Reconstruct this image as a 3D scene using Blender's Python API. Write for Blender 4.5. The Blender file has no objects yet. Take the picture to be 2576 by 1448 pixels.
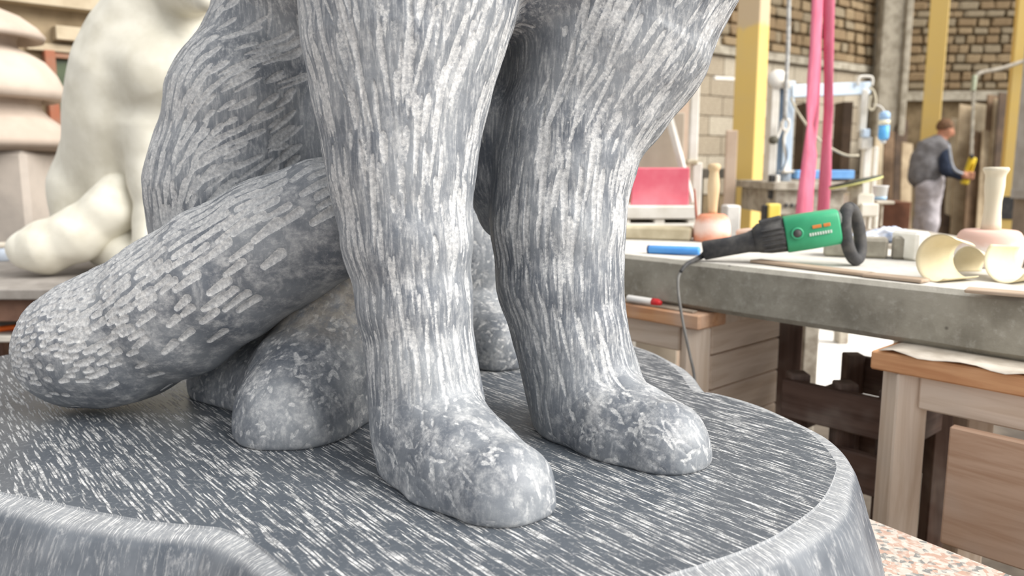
import bpy, bmesh, math, random
import numpy as np
from mathutils import Vector, Matrix, kdtree

random.seed(7); rng = np.random.default_rng(11)
SC = bpy.context.scene
COL = SC.collection

# ------------------------------------------------------------------ camera
F_PX, W_PX, H_PX = 2000.0, 2576.0, 1448.0
TH = math.atan2(308.0, F_PX)                 # camera pitched down
CAMZ = 1.25
cam_d = bpy.data.cameras.new('camera'); cam = bpy.data.objects.new('camera', cam_d); COL.objects.link(cam)
cam.location = (0, 0, CAMZ); cam.rotation_euler = (math.pi/2 - TH, 0, 0)
cam_d.sensor_width = 36.0; cam_d.lens = 36.0*F_PX/W_PX; cam_d.clip_start = .02
cam_d.dof.use_dof = True; cam_d.dof.focus_distance = 1.22; cam_d.dof.aperture_fstop = 4.0
SC.camera = cam

# ------------------------------------------------------------------ light
SC.view_settings.view_transform = 'Standard'; SC.view_settings.look = 'None'
SC.view_settings.exposure = 0.60; SC.view_settings.gamma = 1.0; SC.view_settings.use_curve_mapping = False
wd = bpy.data.worlds.new('world'); SC.world = wd; wd.use_nodes = True
bg = wd.node_tree.nodes['Background']; bg.inputs[0].default_value = (.97, .98, 1.0, 1); bg.inputs[1].default_value = 0.66
sun_d = bpy.data.lights.new('daylight', 'SUN'); sun_d.energy = 4.1; sun_d.angle = math.radians(50); sun_d.color = (1, .97, .92)
sun = bpy.data.objects.new('daylight', sun_d); COL.objects.link(sun)
sun.rotation_euler = Vector((.72, -.32, .62)).to_track_quat('Z', 'Y').to_euler()

# ------------------------------------------------------------------ pixel helpers
cT, sT = math.cos(TH), math.sin(TH)
FWD = np.array([0, cT, -sT]); UPV = np.array([0, sT, cT]); CAMP = np.array([0, 0, CAMZ])
def ray(px, py):
    return FWD + np.array([1., 0, 0])*((px-W_PX/2)/F_PX) + UPV*(-(py-H_PX/2)/F_PX)
def P(px, py, Y):                      # point seen at a pixel, Y metres in front of the camera
    r = ray(px, py); return CAMP + r*(Y/r[1])
def G(px, py, z):                      # point of the horizontal plane z
    r = ray(px, py); return CAMP + r*((z-CAMZ)/r[2])
def dep(p): return float(np.dot(np.asarray(p)-CAMP, FWD))
def mpp(Y): return Y/F_PX              # metres per pixel (about)

# ------------------------------------------------------------------ materials
def lin(c):
    c = c/255.0
    return c/12.92 if c <= .04045 else ((c+.055)/1.055)**2.4
def rgb(r, g, b, k=1.0): return (lin(r)*k, lin(g)*k, lin(b)*k, 1)
class N:
    def __init__(s, name):
        s.m = bpy.data.materials.new(name); s.m.use_nodes = True; s.t = s.m.node_tree
        s.b = s.t.nodes['Principled BSDF']
    def n(s, ty, **kw):
        x = s.t.nodes.new(ty)
        for k, v in kw.items(): setattr(x, k, v)
        return x
    def l(s, a, b): s.t.links.new(a, b)
    def coord(s, out='Object', scale=(1,1,1), rot=(0,0,0)):
        c = s.n('ShaderNodeTexCoord'); mp = s.n('ShaderNodeMapping')
        mp.inputs['Scale'].default_value = scale; mp.inputs['Rotation'].default_value = rot
        s.l(c.outputs[out], mp.inputs['Vector']); return mp.outputs[0]
    def noise(s, vec, scale, detail=4, rough=.6, dist=0):
        x = s.n('ShaderNodeTexNoise'); x.inputs['Scale'].default_value = scale
        x.inputs['Detail'].default_value = detail; x.inputs['Roughness'].default_value = rough; x.inputs['Distortion'].default_value = dist
        s.l(vec, x.inputs['Vector']); return x.outputs['Fac']
    def ramp(s, fac, a, b):
        x = s.n('ShaderNodeMapRange', interpolation_type='SMOOTHSTEP'); x.inputs[1].default_value = a; x.inputs[2].default_value = b
        s.l(fac, x.inputs[0]); return x.outputs[0]
    def mix(s, fac, a, b, mode='MIX'):
        x = s.n('ShaderNodeMix', data_type='RGBA', blend_type=mode)
        for sock, v in ((x.inputs[0], fac), (x.inputs[6], a), (x.inputs[7], b)):
            if hasattr(v, 'is_linked') or hasattr(v, 'links'): s.l(v, sock)
            else: sock.default_value = v
        return x.outputs[2]
    def math(s, op, a, b=None, clamp=False):
        x = s.n('ShaderNodeMath', operation=op, use_clamp=clamp)
        for sock, v in ((x.inputs[0], a), (x.inputs[1], b)):
            if v is None: continue
            if hasattr(v, 'links'): s.l(v, sock)
            else: sock.default_value = v
        return x.outputs[0]
    def attr(s, name):
        x = s.n('ShaderNodeAttribute'); x.attribute_name = name; return x
    def bump(s, h, strength=.3, dist=.004):
        x = s.n('ShaderNodeBump'); x.inputs['Strength'].default_value = strength; x.inputs['Distance'].default_value = dist
        s.l(h, x.inputs['Height']); s.l(x.outputs[0], s.b.inputs['Normal'])
    def done(s, col, rough=.7, spec=.4, metal=0):
        if hasattr(col, 'links'): s.l(col, s.b.inputs['Base Color'])
        else: s.b.inputs['Base Color'].default_value = col
        if hasattr(rough, 'links'): s.l(rough, s.b.inputs['Roughness'])
        else: s.b.inputs['Roughness'].default_value = rough
        s.b.inputs['Specular IOR Level'].default_value = spec; s.b.inputs['Metallic'].default_value = metal
        return s.m
MATS = {}
def plain(name, c, c2=None, scale=20, rough=.7, bump=.15, metal=0, spec=.4, stretch=(1,1,1)):
    if name in MATS: return MATS[name]
    m = N(name); v = m.coord(scale=stretch)
    f = m.noise(v, scale, 5)
    c2 = c2 or tuple(min(1, x*.72) for x in c[:3])+(1,)
    col = m.mix(m.ramp(f, .35, .68), c, c2)
    if bump: m.bump(m.noise(v, scale*2.5, 4), bump, .003)
    MATS[name] = m.done(col, rough, spec, metal); return MATS[name]
def wood(name, c, c2, scale=1.0, rough=.6):
    if name in MATS: return MATS[name]
    m = N(name); v = m.coord(scale=(3*scale, 40*scale, 40*scale))
    f = m.noise(v, 1.0, 5, .6, .6)
    g = m.noise(m.coord(scale=(1, 1, 1)), 4, 3)
    col = m.mix(m.ramp(f, .35, .7), c, c2)
    col = m.mix(m.math('MULTIPLY', m.ramp(g, .45, .8), .45), col, (.62, .56, .50, 1))
    m.bump(f, .15, .002)
    MATS[name] = m.done(col, rough, .3); return MATS[name]

# ------------------------------------------------------------------ object helpers
def tag(o, label=None, cat=None, group=None, kind=None):
    if label: o['label'] = label
    if cat: o['category'] = cat
    if group: o['group'] = group
    if kind: o['kind'] = kind
    return o
ROOTM = {}
def thing(name, label, cat, loc=(0,0,0), group=None, kind=None):
    o = bpy.data.objects.new(name, None); COL.objects.link(o); o.location = loc; o.empty_display_size = .05
    ROOTM[o.name] = Matrix.Translation(Vector([float(x) for x in loc])); return tag(o, label, cat, group, kind)
def mesh(name, v, f, smooth=True):
    me = bpy.data.meshes.new(name); me.from_pydata([tuple(float(c) for c in p) for p in v], [], [tuple(int(i) for i in q) for q in f]); me.update()
    if smooth: me.polygons.foreach_set('use_smooth', [True]*len(me.polygons))
    return me
def link(name, me, mat, parent=None, M=None):
    """me in world coordinates, or in local ones when M is given"""
    o = bpy.data.objects.new(name, me); COL.objects.link(o)
    if mat is not None and not me.materials: me.materials.append(mat)
    if M is None:
        if parent is None:              # own origin at the base
            n = len(me.vertices); co = np.empty(n*3); me.vertices.foreach_get('co', co); co = co.reshape(-1, 3)
            b = np.array([(co[:,0].min()+co[:,0].max())/2, (co[:,1].min()+co[:,1].max())/2, co[:,2].min()])
            me.vertices.foreach_set('co', (co-b).ravel()); me.update(); o.location = b
            ROOTM[o.name] = Matrix.Translation(Vector(b)); return o
        M = Matrix.Identity(4)
    if parent is not None:
        o.parent = parent; o.matrix_parent_inverse = ROOTM[parent.name].inverted()
    o.matrix_basis = M
    ROOTM[o.name] = M if parent is not None else M
    return o
def box_mesh(dx, dy, dz, bev=.004):
    bm = bmesh.new(); bmesh.ops.create_cube(bm, size=1); bmesh.ops.scale(bm, vec=(dx, dy, dz), verts=bm.verts)
    if bev: bmesh.ops.bevel(bm, geom=bm.edges[:], offset=min(bev, .3*min(dx, dy, dz)), segments=1, affect='EDGES')
    me = bpy.data.meshes.new('box'); bm.to_mesh(me); bm.free(); return me
def frame(c, x, up=(0,0,1)):
    x = Vector([float(a) for a in x]).normalized(); u = Vector(up)
    y = u.cross(x).normalized(); z = x.cross(y)
    M = Matrix((x, y, z)).transposed().to_4x4(); M.translation = Vector([float(a) for a in c]); return M
def board(name, c, x, dims, mat, parent=None, up=(0,0,1), bev=.004, me=None):
    return link(name, me or box_mesh(*dims, bev), mat, parent, frame(c, x, up))
def bar(name, a, b, w, h, mat, parent=None, up=(0,0,1), bev=.004):       # beam between two points
    a = np.asarray(a, float); b = np.asarray(b, float); d = b-a
    if abs(d[2]) > .95*np.linalg.norm(d) and tuple(up) == (0,0,1): up = (0, 1, 0)
    return board(name, (a+b)/2, d, (np.linalg.norm(d), w, h), mat, parent, up, bev)
def tube_mesh(pts, r, seg=10, smooth=3, cap=True):
    pts = [Vector([float(c) for c in p]) for p in pts]; n = len(pts)
    rs = [r]*n if np.isscalar(r) else list(r)
    if smooth and n > 2:
        q, qr = [], []
        for i in range(n-1):
            p0, p1, p2, p3 = pts[max(i-1,0)], pts[i], pts[i+1], pts[min(i+2,n-1)]
            for k in range(smooth+1):
                t = k/(smooth+1)
                q.append(.5*((2*p1)+(p2-p0)*t+(2*p0-5*p1+4*p2-p3)*t*t+(3*p1-p0-3*p2+p3)*t**3)); qr.append(rs[i]*(1-t)+rs[i+1]*t)
        q.append(pts[-1]); qr.append(rs[-1]); pts, rs = q, qr
    n = len(pts); v = []; f = []; u = None
    for i, p in enumerate(pts):
        t = (pts[min(i+1,n-1)]-pts[max(i-1,0)]).normalized()
        if u is None: u = t.orthogonal().normalized()
        else: u = (u - t*u.dot(t)).normalized()
        w = t.cross(u)
        for k in range(seg):
            a = 2*math.pi*k/seg; v.append(p+(u*math.cos(a)+w*math.sin(a))*rs[i])
    for i in range(n-1):
        for k in range(seg):
            f.append((i*seg+k, i*seg+(k+1)%seg, (i+1)*seg+(k+1)%seg, (i+1)*seg+k))
    if cap: f.append(tuple(range(seg))[::-1]); f.append(tuple((n-1)*seg+k for k in range(seg)))
    return mesh('tube', v, f)
def tube(name, pts, r, mat, parent=None, seg=10, smooth=3): return link(name, tube_mesh(pts, r, seg, smooth), mat, parent)
def lathe_mesh(prof, seg=32, c=(0,0,0), axis=(0,0,1)):
    """prof: (radius, distance along axis)"""
    ax = Vector(axis).normalized(); u = ax.orthogonal().normalized(); w = ax.cross(u); c = Vector([float(x) for x in c]); v = []; f = []
    for r, h in prof:
        for k in range(seg):
            a = 2*math.pi*k/seg; v.append(c+ax*h+(u*math.cos(a)+w*math.sin(a))*max(r, 1e-4))
    n = len(prof)
    for i in range(n-1):
        for k in range(seg):
            f.append((i*seg+k, i*seg+(k+1)%seg, (i+1)*seg+(k+1)%seg, (i+1)*seg+k))
    f.append(tuple(range(seg))[::-1]); f.append(tuple((n-1)*seg+k for k in range(seg)))
    return mesh('lathe', v, f)
def lathe(name, prof, mat, parent=None, seg=32, c=(0,0,0), axis=(0,0,1)): return link(name, lathe_mesh(prof, seg, c, axis), mat, parent)
def sharp(o, ang=35):
    o.data.set_sharp_from_angle(angle=math.radians(ang)); return o

# ------------------------------------------------------------------ signed distance shapes -> smooth meshes
def cap(a, b, ra, rb, k=.03, g=0): return ('c', np.asarray(a, np.float32), np.asarray(b, np.float32), ra, rb, k, g)
def ell(c, r, k=.03, g=0, R=None): return ('e', np.asarray(c, np.float32), np.asarray(r, np.float32), R, 0, k, g)
def chain(pts, k=.03, g=0):
    """pts: (px, py, Y, radius px)"""
    out = []; W = []
    for px, py, Y, rp in pts:
        p = P(px, py, Y); W.append((p, rp*dep(p)/F_PX))
    for (a, ra), (b, rb) in zip(W[:-1], W[1:]): out.append(cap(a, b, ra, rb, k, g))
    return out
def prim_d(pr, X):
    x, y, z = X
    if pr[0] == 'c':
        a, b, ra, rb = pr[1], pr[2], pr[3], pr[4]; ab = b-a; L2 = max(float(ab@ab), 1e-9)
        qx, qy, qz = x-a[0], y-a[1], z-a[2]
        t = np.clip((qx*ab[0]+qy*ab[1]+qz*ab[2])*np.float32(1/L2), 0, 1)
        qx -= t*ab[0]; qy -= t*ab[1]; qz -= t*ab[2]
        return np.sqrt(qx*qx+qy*qy+qz*qz)-(np.float32(ra)+np.float32(rb-ra)*t)
    c, r = pr[1], pr[2]; ux, uy, uz = (x-c[0])/r[0], (y-c[1])/r[1], (z-c[2])/r[2]
    k0 = np.sqrt(ux*ux+uy*uy+uz*uz); k1 = np.sqrt((ux/r[0])**2+(uy/r[1])**2+(uz/r[2])**2)
    return k0*(k0-1)/np.maximum(k1, 1e-6)
def cols(p): p = np.asarray(p, np.float32); return tuple(np.ascontiguousarray(p[:, k]) for k in range(3))
def sdf(prims, X, floor=None, extra=None):
    d = None
    for pr in prims:
        e = prim_d(pr, X)
        if d is None: d = e; continue
        k = np.float32(pr[5]); h = np.maximum(k-np.abs(d-e), 0)
        d = np.minimum(d, e)-h*h*np.float32(.25/pr[5])
    if extra is not None: d = d+extra(*X)
    if floor is not None:                               # smooth cut by the ground
        e = np.float32(floor)-X[2]; k = np.float32(.012); h = np.maximum(k-np.abs(d-e), 0)
        d = np.maximum(d, e)+h*h*(.25/.012)
    return d
def near_prims(prims, lo, hi):
    c = (lo+hi)/2; rad = float(np.linalg.norm(hi-lo))/2; X = cols(c[None])
    ds = np.array([float(prim_d(pr, X)[0]) for pr in prims]); m = ds.min()+2*rad+.065
    return [pr for pr, d in zip(prims, ds) if d < m]
def sdf_mesh(prims, h, floor=None, extra=None, fine=None, newton=2):
    """surface nets; fine(V, Q) -> mask of the faces to divide once more"""
    lo, hi = [], []
    for pr in prims:
        if pr[0] == 'c':
            m = max(pr[3], pr[4]); lo.append(np.minimum(pr[1], pr[2])-m); hi.append(np.maximum(pr[1], pr[2])+m)
        else: m = pr[2].max(); lo.append(pr[1]-m); hi.append(pr[1]+m)
    lo = np.min(lo, 0)-.03; hi = np.max(hi, 0)+.03
    if floor is not None: lo[2] = floor-3*h
    B = 8; nb = np.ceil((hi-lo)/(h*B)).astype(int); n = nb*B+1
    gi = np.stack(np.meshgrid(*[np.arange(x) for x in nb], indexing='ij'), -1).reshape(-1, 3)
    cd = sdf(prims, cols(lo+(gi+.5)*h*B), floor, extra)
    D = np.ones(n, np.float32)
    D[:-1, :-1, :-1] = np.repeat(np.repeat(np.repeat(cd.reshape(nb), B, 0), B, 1), B, 2)
    act = gi[np.abs(cd) < h*B*1.0+.012]
    off = np.stack(np.meshgrid(*[np.arange(B+1)]*3, indexing='ij'), -1).reshape(-1, 3)
    act = act[np.lexsort((act[:, 2], act[:, 1]//3, act[:, 0]//3, act[:, 2]//3))]
    for i in range(0, len(act), 24):
        idx = (act[i:i+24, None, :]*B+off[None]).reshape(-1, 3); q = lo+idx*h
        D[idx[:, 0], idx[:, 1], idx[:, 2]] = sdf(near_prims(prims, q.min(0), q.max(0)), cols(q), floor, extra)
    s = D < 0
    c = np.zeros(np.array(s.shape)-1, np.int8)
    for dx in (0, 1):
        for dy in (0, 1):
            for dz in (0, 1): c += s[dx:s.shape[0]-1+dx, dy:s.shape[1]-1+dy, dz:s.shape[2]-1+dz]
    cells = np.argwhere((c > 0) & (c < 8)); idm = np.full(c.shape, -1, np.int32); idm[tuple(cells.T)] = np.arange(len(cells))
    acc = np.zeros((len(cells), 3)); cnt = np.zeros(len(cells))
    cor = [(x, y, z) for x in (0, 1) for y in (0, 1) for z in (0, 1)]
    for i, a in enumerate(cor):
        for b in cor[i+1:]:
            if sum(abs(np.array(a)-np.array(b))) != 1: continue
            va = D[tuple((cells+a).T)]; vb = D[tuple((cells+b).T)]; m = (va < 0) != (vb < 0)
            t = np.where(m, va/np.where(m, va-vb, 1), 0)[:, None]
            acc += np.where(m[:, None], np.array(a)+t*(np.array(b)-np.array(a)), 0); cnt += m
    V = lo+(cells+acc/cnt[:, None])*h
    quads = []
    for ax in range(3):
        u, w = (ax+1) % 3, (ax+2) % 3
        sl0 = [slice(None)]*3; sl1 = [slice(None)]*3; sl0[ax] = slice(0, -1); sl1[ax] = slice(1, None)
        e = np.argwhere(s[tuple(sl0)] != s[tuple(sl1)])
        e = e[(e[:, u] > 0) & (e[:, w] > 0) & (e[:, u] < c.shape[u]) & (e[:, w] < c.shape[w])]
        ins = s[tuple(e.T)]; du = np.zeros(3, int); dw = np.zeros(3, int); du[u] = 1; dw[w] = 1
        q = np.stack([idm[tuple((e-du-dw).T)], idm[tuple((e-dw).T)], idm[tuple(e.T)], idm[tuple((e-du).T)]], 1)
        q[~ins] = q[~ins][:, ::-1]; quads.append(q)
    Q = np.concatenate(quads); Q = Q[(Q >= 0).all(1)]
    if fine is not None:                                  # linear subdivision
        mk = fine(V, Q); keep = Q[~mk]; Q = Q[mk]
        E = np.stack([Q, np.roll(Q, -1, 1)], -1); Es = np.sort(E, -1).reshape(-1, 2)
        key, inv = np.unique(Es[:, 0].astype(np.int64)*len(V)+Es[:, 1], return_inverse=True)
        ev = .5*(V[key//len(V)]+V[key % len(V)]); fv = V[Q].mean(1); n0 = len(V); n1 = n0+len(ev)
        ei = (inv.reshape(-1, 4)+n0); fi = np.arange(len(Q))+n1
        Q = np.concatenate([keep]+[np.stack([Q[:, k], ei[:, k], fi, ei[:, k-1]], 1) for k in range(4)])
        V = np.concatenate([V, ev, fv])
    e = np.float32(h*.25); Nn = np.zeros_like(V); cell = np.floor((V-lo)/.11).astype(int)
    key = (cell[:, 0]*1000+cell[:, 1])*1000+cell[:, 2]; order = np.argsort(key, kind='stable'); ks = key[order]
    cuts = np.concatenate([[0], np.nonzero(np.diff(ks))[0]+1, [len(ks)]])
    for i0, i1 in zip(cuts[:-1], cuts[1:]):
        ii = order[i0:i1]; q = V[ii]; pr = near_prims(prims, q.min(0)-.01, q.max(0)+.01)
        for it in range(newton):
            x, y, z = cols(q); d = sdf(pr, (x, y, z), floor, extra)
            g = np.stack([sdf(pr, (x+e, y, z), floor, extra)-d, sdf(pr, (x, y+e, z), floor, extra)-d, sdf(pr, (x, y, z+e), floor, extra)-d], 1)/e
            gl = np.maximum(np.einsum('ij,ij->i', g, g), .15)
            q = q-(d/gl)[:, None]*g
        V[ii] = q; Nn[ii] = g/np.sqrt(gl)[:, None]
    return V, Q, Nn
def np_mesh(name, V, Q, smooth=True):
    me = bpy.data.meshes.new(name); nv, nf = len(V), len(Q)
    me.vertices.add(nv); me.vertices.foreach_set('co', np.asarray(V, np.float32).ravel())
    me.loops.add(nf*4); me.loops.foreach_set('vertex_index', Q.astype(np.int32).ravel())
    me.polygons.add(nf); me.polygons.foreach_set('loop_start', np.arange(nf, dtype=np.int32)*4)
    try: me.polygons.foreach_set('loop_total', np.full(nf, 4, np.int32))
    except Exception: pass
    me.polygons.foreach_set('use_smooth', np.ones(nf, bool)); me.update(calc_edges=True); return me
def lump(amp, f):                                          # soft hand-carved unevenness
    def g(x, y, z):
        x, y, z = x*f, y*f, z*f
        return amp*(np.sin(x*1.1+1.3*np.sin(y*.9+z*.5))*np.sin(y*1.3+np.sin(z*.8))+.6*np.sin(z*1.7+1.1*np.sin(x*1.4))*np.sin(x*.7+y*1.9))
    return g
# ================================================================== the carved statue
ZP = CAMZ-.457                                            # top of its plinth
FACE = np.array([.55, -.835, 0]); SIDE = np.array([.835, .55, 0])
leg1 = chain([(1035,-120,1.27,290),(1027,0,1.25,268),(1014,130,1.235,238),(1010,260,1.225,209),(1009,370,1.215,186),(1013,460,1.21,173),
              (1026,600,1.20,159),(1044,760,1.19,139),(1060,900,1.18,131),(1072,1000,1.175,131)], .02, 1)
foot1 = chain([(1072,1000,1.175,131),(1082,1085,1.16,134),(1160,1170,1.09,140),(1262,1232,1.025,132)], .03, 2)+chain([(1092,1180,1.15,138),(1170,1235,1.08,140),(1262,1278,1.025,130)], .02, 2)
leg2 = chain([(1560,-60,1.43,308),(1532,100,1.42,250),(1488,215,1.41,207),(1433,340,1.395,180),(1416,430,1.385,170),(1404,560,1.375,165),(1408,700,1.37,155),
              (1434,830,1.36,140),(1457,930,1.355,138),(1472,1000,1.35,134)], .02, 1)
foot2 = chain([(1472,1000,1.35,134),(1492,1040,1.335,130),(1570,1085,1.27,124),(1668,1116,1.20,113)], .03, 2)+chain([(1500,1080,1.32,126),(1580,1122,1.25,122),(1668,1150,1.20,112)], .02, 2)
thigh = chain([(606,560,1.62,214),(606,470,1.62,218),(622,260,1.62,186),(668,70,1.65,128),(720,-80,1.7,140)], .03, 3)
torso = chain([(800,420,1.78,215),(800,100,1.74,215),(825,-200,1.66,265),(1040,-560,1.52,335),(1120,-820,1.46,295)], .06, 4)
chest = chain([(1090,-330,1.40,330),(1310,-215,1.38,270)], .06, 4)+chain([(1310,-215,1.38,270),(1520,-120,1.46,290)], .06, 4)+chain([(1220,-150,1.33,190),(1370,-130,1.34,190)], .05, 4)
belly = chain([(1262,545,1.45,56),(1270,440,1.44,88),(1282,320,1.445,112),(1296,170,1.51,120),(1310,0,1.47,190)], .05, 7)+chain([(1330,250,1.60,180),(850,330,1.7,220)], .05, 7)
hind1 = chain([(742,1030,1.335,140),(800,960,1.40,146),(862,850,1.47,138),(880,700,1.52,150)], .04, 5)+chain([(742,1075,1.33,146),(800,1020,1.42,140)], .03, 5)+chain([(760,960,1.45,130),(560,985,1.56,80)], .05, 5)+chain([(600,900,1.60,110),(820,820,1.58,150)], .05, 5)
hind2 = chain([(1252,868,1.80,88),(1200,820,1.9,110)], .02, 5)+chain([(1200,800,1.95,120),(1235,690,1.98,110),(1150,640,1.95,150)], .02, 5)
head = chain([(1120,-820,1.46,300),(1210,-1080,1.40,270),(1240,-1160,1.36,250)], .06, 4)+chain([(1260,-1080,1.30,200),(1420,-1010,1.12,120)], .05, 4) \
     + chain([(1080,-1250,1.45,120),(1040,-1480,1.47,30)], .03, 4)+chain([(1380,-1250,1.55,110),(1400,-1470,1.57,28)], .03, 4)
body_prims = torso+chest+belly+head+thigh+leg1+leg2+foot1+foot2+hind1+hind2
tail_prims = chain([(905,520,1.40,120),(832,548,1.385,146),(690,615,1.39,162),(560,690,1.40,170),(450,765,1.42,173),(310,838,1.445,166),(225,866,1.455,154),(192,876,1.46,138)], .03, 6)

def pix(V):
    q = V-CAMP; z = q@FWD
    return W_PX/2+F_PX*q[:, 0]/z, H_PX/2-F_PX*(q@UPV)/z
def nearest(prims, V):
    best = np.full(len(V), 9., np.float32); idx = np.zeros(len(V), int); X = cols(V)
    for i, pr in enumerate(prims):
        d = prim_d(pr, X); m = d < best; best[m] = d[m]; idx[m] = i
    return idx
def make_kd(V):
    kd = kdtree.KDTree(len(V))
    for i, p in enumerate(V.tolist()): kd.insert(p, i)
    kd.balance(); return kd
def stamp(V, Nn, kd, strokes, soft=.0016, blunt=True, bend=0):
    """strokes: (point, normal, direction, length, width, depth, value)"""
    att = np.zeros(len(V)); dis = np.zeros(len(V))
    for c, n, t, L, Wd, dp, val in strokes:
        t = t-n*(t@n); l = np.linalg.norm(t)
        if l < 1e-3: continue
        t = t/l; b = np.cross(n, t)
        hit = kd.find_range(c, L*.5+.006)
        if len(hit) < 2: continue
        ids = np.fromiter((x[1] for x in hit), int, len(hit))
        ids = ids[Nn[ids]@n > .3]
        q = V[ids]-c; u = q@t; v = q@b
        hl = max(L/2-Wd/2, 1e-4); x_ = np.clip((u+bend*v)/hl, -1, 1); w = Wd/2*((1-.35*(x_+1)/2) if blunt else np.sqrt(np.maximum(1-np.abs(x_)**2.2, 0))*(1-.3*x_))
        du = np.maximum(np.abs(u)-hl, 0); dd = np.sqrt(du*du+v*v)
        k = np.clip((w-dd)/soft+.5, 0, 1); a = val*k
        better = a > att[ids]; att[ids] = np.where(better, a, att[ids])
        pr = dp*np.clip(1-(dd/np.maximum(w, 1e-4))**2, 0, 1)
        dis[ids] = np.maximum(dis[ids], pr)
    return att, dis

def statue_stone(name, top=False, band=False):
    m = N(name); v = m.coord()
    big = m.noise(v, 9, 4); fine = m.noise(v, 160, 6, .7); mid = m.noise(m.coord(scale=(1,1,.35)), 60, 5, .65)
    dark = m.mix(m.ramp(big, .3, .7), (.105, .118, .140, 1), (.235, .25, .268, 1))
    dark = m.mix(m.math('MULTIPLY', m.ramp(fine, .5, .75), .35), dark, (.36, .37, .38, 1))
    light = m.mix(m.ramp(fine, .3, .7), (.40, .405, .415, 1), (.68, .675, .66, 1))
    if top:
        ang = math.atan2(-.77, .63)
        def lay(sc, sz, th):
            # rotate about z so that x runs along the strokes
            c = m.n('ShaderNodeTexCoord'); r = m.n('ShaderNodeVectorRotate'); r.rotation_type = 'Z_AXIS'; r.inputs['Angle'].default_value = -ang
            m.l(c.outputs['Object'], r.inputs['Vector'])
            wob = m.n('ShaderNodeTexNoise'); wob.inputs['Scale'].default_value = 18; m.l(c.outputs['Object'], wob.inputs['Vector'])
            ad = m.n('ShaderNodeVectorMath', operation='MULTIPLY_ADD'); m.l(wob.outputs['Color'], ad.inputs[0]); ad.inputs[1].default_value = (.008, .005, 0); m.l(r.outputs[0], ad.inputs[2])
            mp = m.n('ShaderNodeMapping'); mp.inputs['Scale'].default_value = sc; m.l(ad.outputs[0], mp.inputs['Vector'])
            x = m.n('ShaderNodeTexVoronoi'); x.inputs['Scale'].default_value = 1; x.inputs['Randomness'].default_value = .9; m.l(mp.outputs[0], x.inputs['Vector'])
            return m.ramp(x.outputs['Distance'], th, th-.14)
        s = m.math('MAXIMUM', lay((10, 175, 1), 1, .42), lay((19, 230, 1), 1, .40))
        s = m.math('MULTIPLY', s, m.math('ADD', m.math('MULTIPLY', m.ramp(m.noise(v, 70, 5, .75), .35, .6), .8), .2))
        dustf = m.math('MULTIPLY', m.ramp(m.noise(v, 120, 6, .75), .52, .72), .45)
        fac = m.math('MAXIMUM', s, dustf)
        dark = m.mix(big, (.050, .060, .074, 1), (.105, .118, .135, 1))
        col = m.mix(fac, dark, light)
        m.bump(m.math('MULTIPLY', s, -1), .6, .004)
        return m.done(col, m.mix(fac, (.42,)*3+(1,), (.8,)*3+(1,)), .35)
    if band:
        dark = m.mix(m.ramp(big, .3, .7), (.07, .082, .10, 1), (.16, .175, .195, 1))
        uv = m.coord('UV', scale=(150, 22, 1)); uv2 = m.coord('UV', scale=(420, 30, 1))
        s = m.ramp(m.noise(uv, 1, 4, .7), .5, .68)
        s2 = m.ramp(m.noise(uv2, 1, 3, .6), .5, .62)
        sep = m.n('ShaderNodeSeparateXYZ'); c = m.n('ShaderNodeTexCoord'); m.l(c.outputs['UV'], sep.inputs[0])
        chamf = m.ramp(sep.outputs[1], .044, .030)                     # chiselled margin along the rim
        fac = m.math('MAXIMUM', m.math('MULTIPLY', s, .30), m.math('MULTIPLY', chamf, m.math('ADD', m.math('MULTIPLY', s2, .6), .3)))
        fac = m.math('MAXIMUM', fac, m.math('MULTIPLY', m.ramp(mid, .52, .72), .45))
        col = m.mix(fac, dark, light); m.bump(fac, -.4 if False else .3, .002)
        return m.done(col, .5, .4)
    a = m.attr('chisel').outputs['Fac']
    dust = m.attr('dust').outputs['Fac']
    grain = m.noise(m.attr('flow').outputs['Vector'], 1, 5, .7)
    mott = m.math('MULTIPLY', m.ramp(grain, .44, .70), .62)
    rag = m.math('MULTIPLY', a, m.math('ADD', m.math('MULTIPLY', m.math('SUBTRACT', m.noise(v, 130, 5, .75), .5), 2.4), 1.0))
    fac = m.math('MULTIPLY', m.ramp(rag, .22, .62), m.math('ADD', m.math('MULTIPLY', fine, .8), .35))
    fac = m.math('MAXIMUM', fac, m.math('MAXIMUM', mott, m.math('MULTIPLY', m.ramp(mid, .5, .7), .4)), True)
    col = m.mix(fac, dark, light)
    col = m.mix(m.math('MULTIPLY', dust, m.ramp(m.noise(v, 40, 5, .7), .3, .62)), col, (.52, .43, .31, 1))
    m.bump(m.noise(v, 220, 5, .7), .22, .002)
    return m.done(col, m.mix(fac, (.38,)*3+(1,), (.78,)*3+(1,)), .4)

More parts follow.
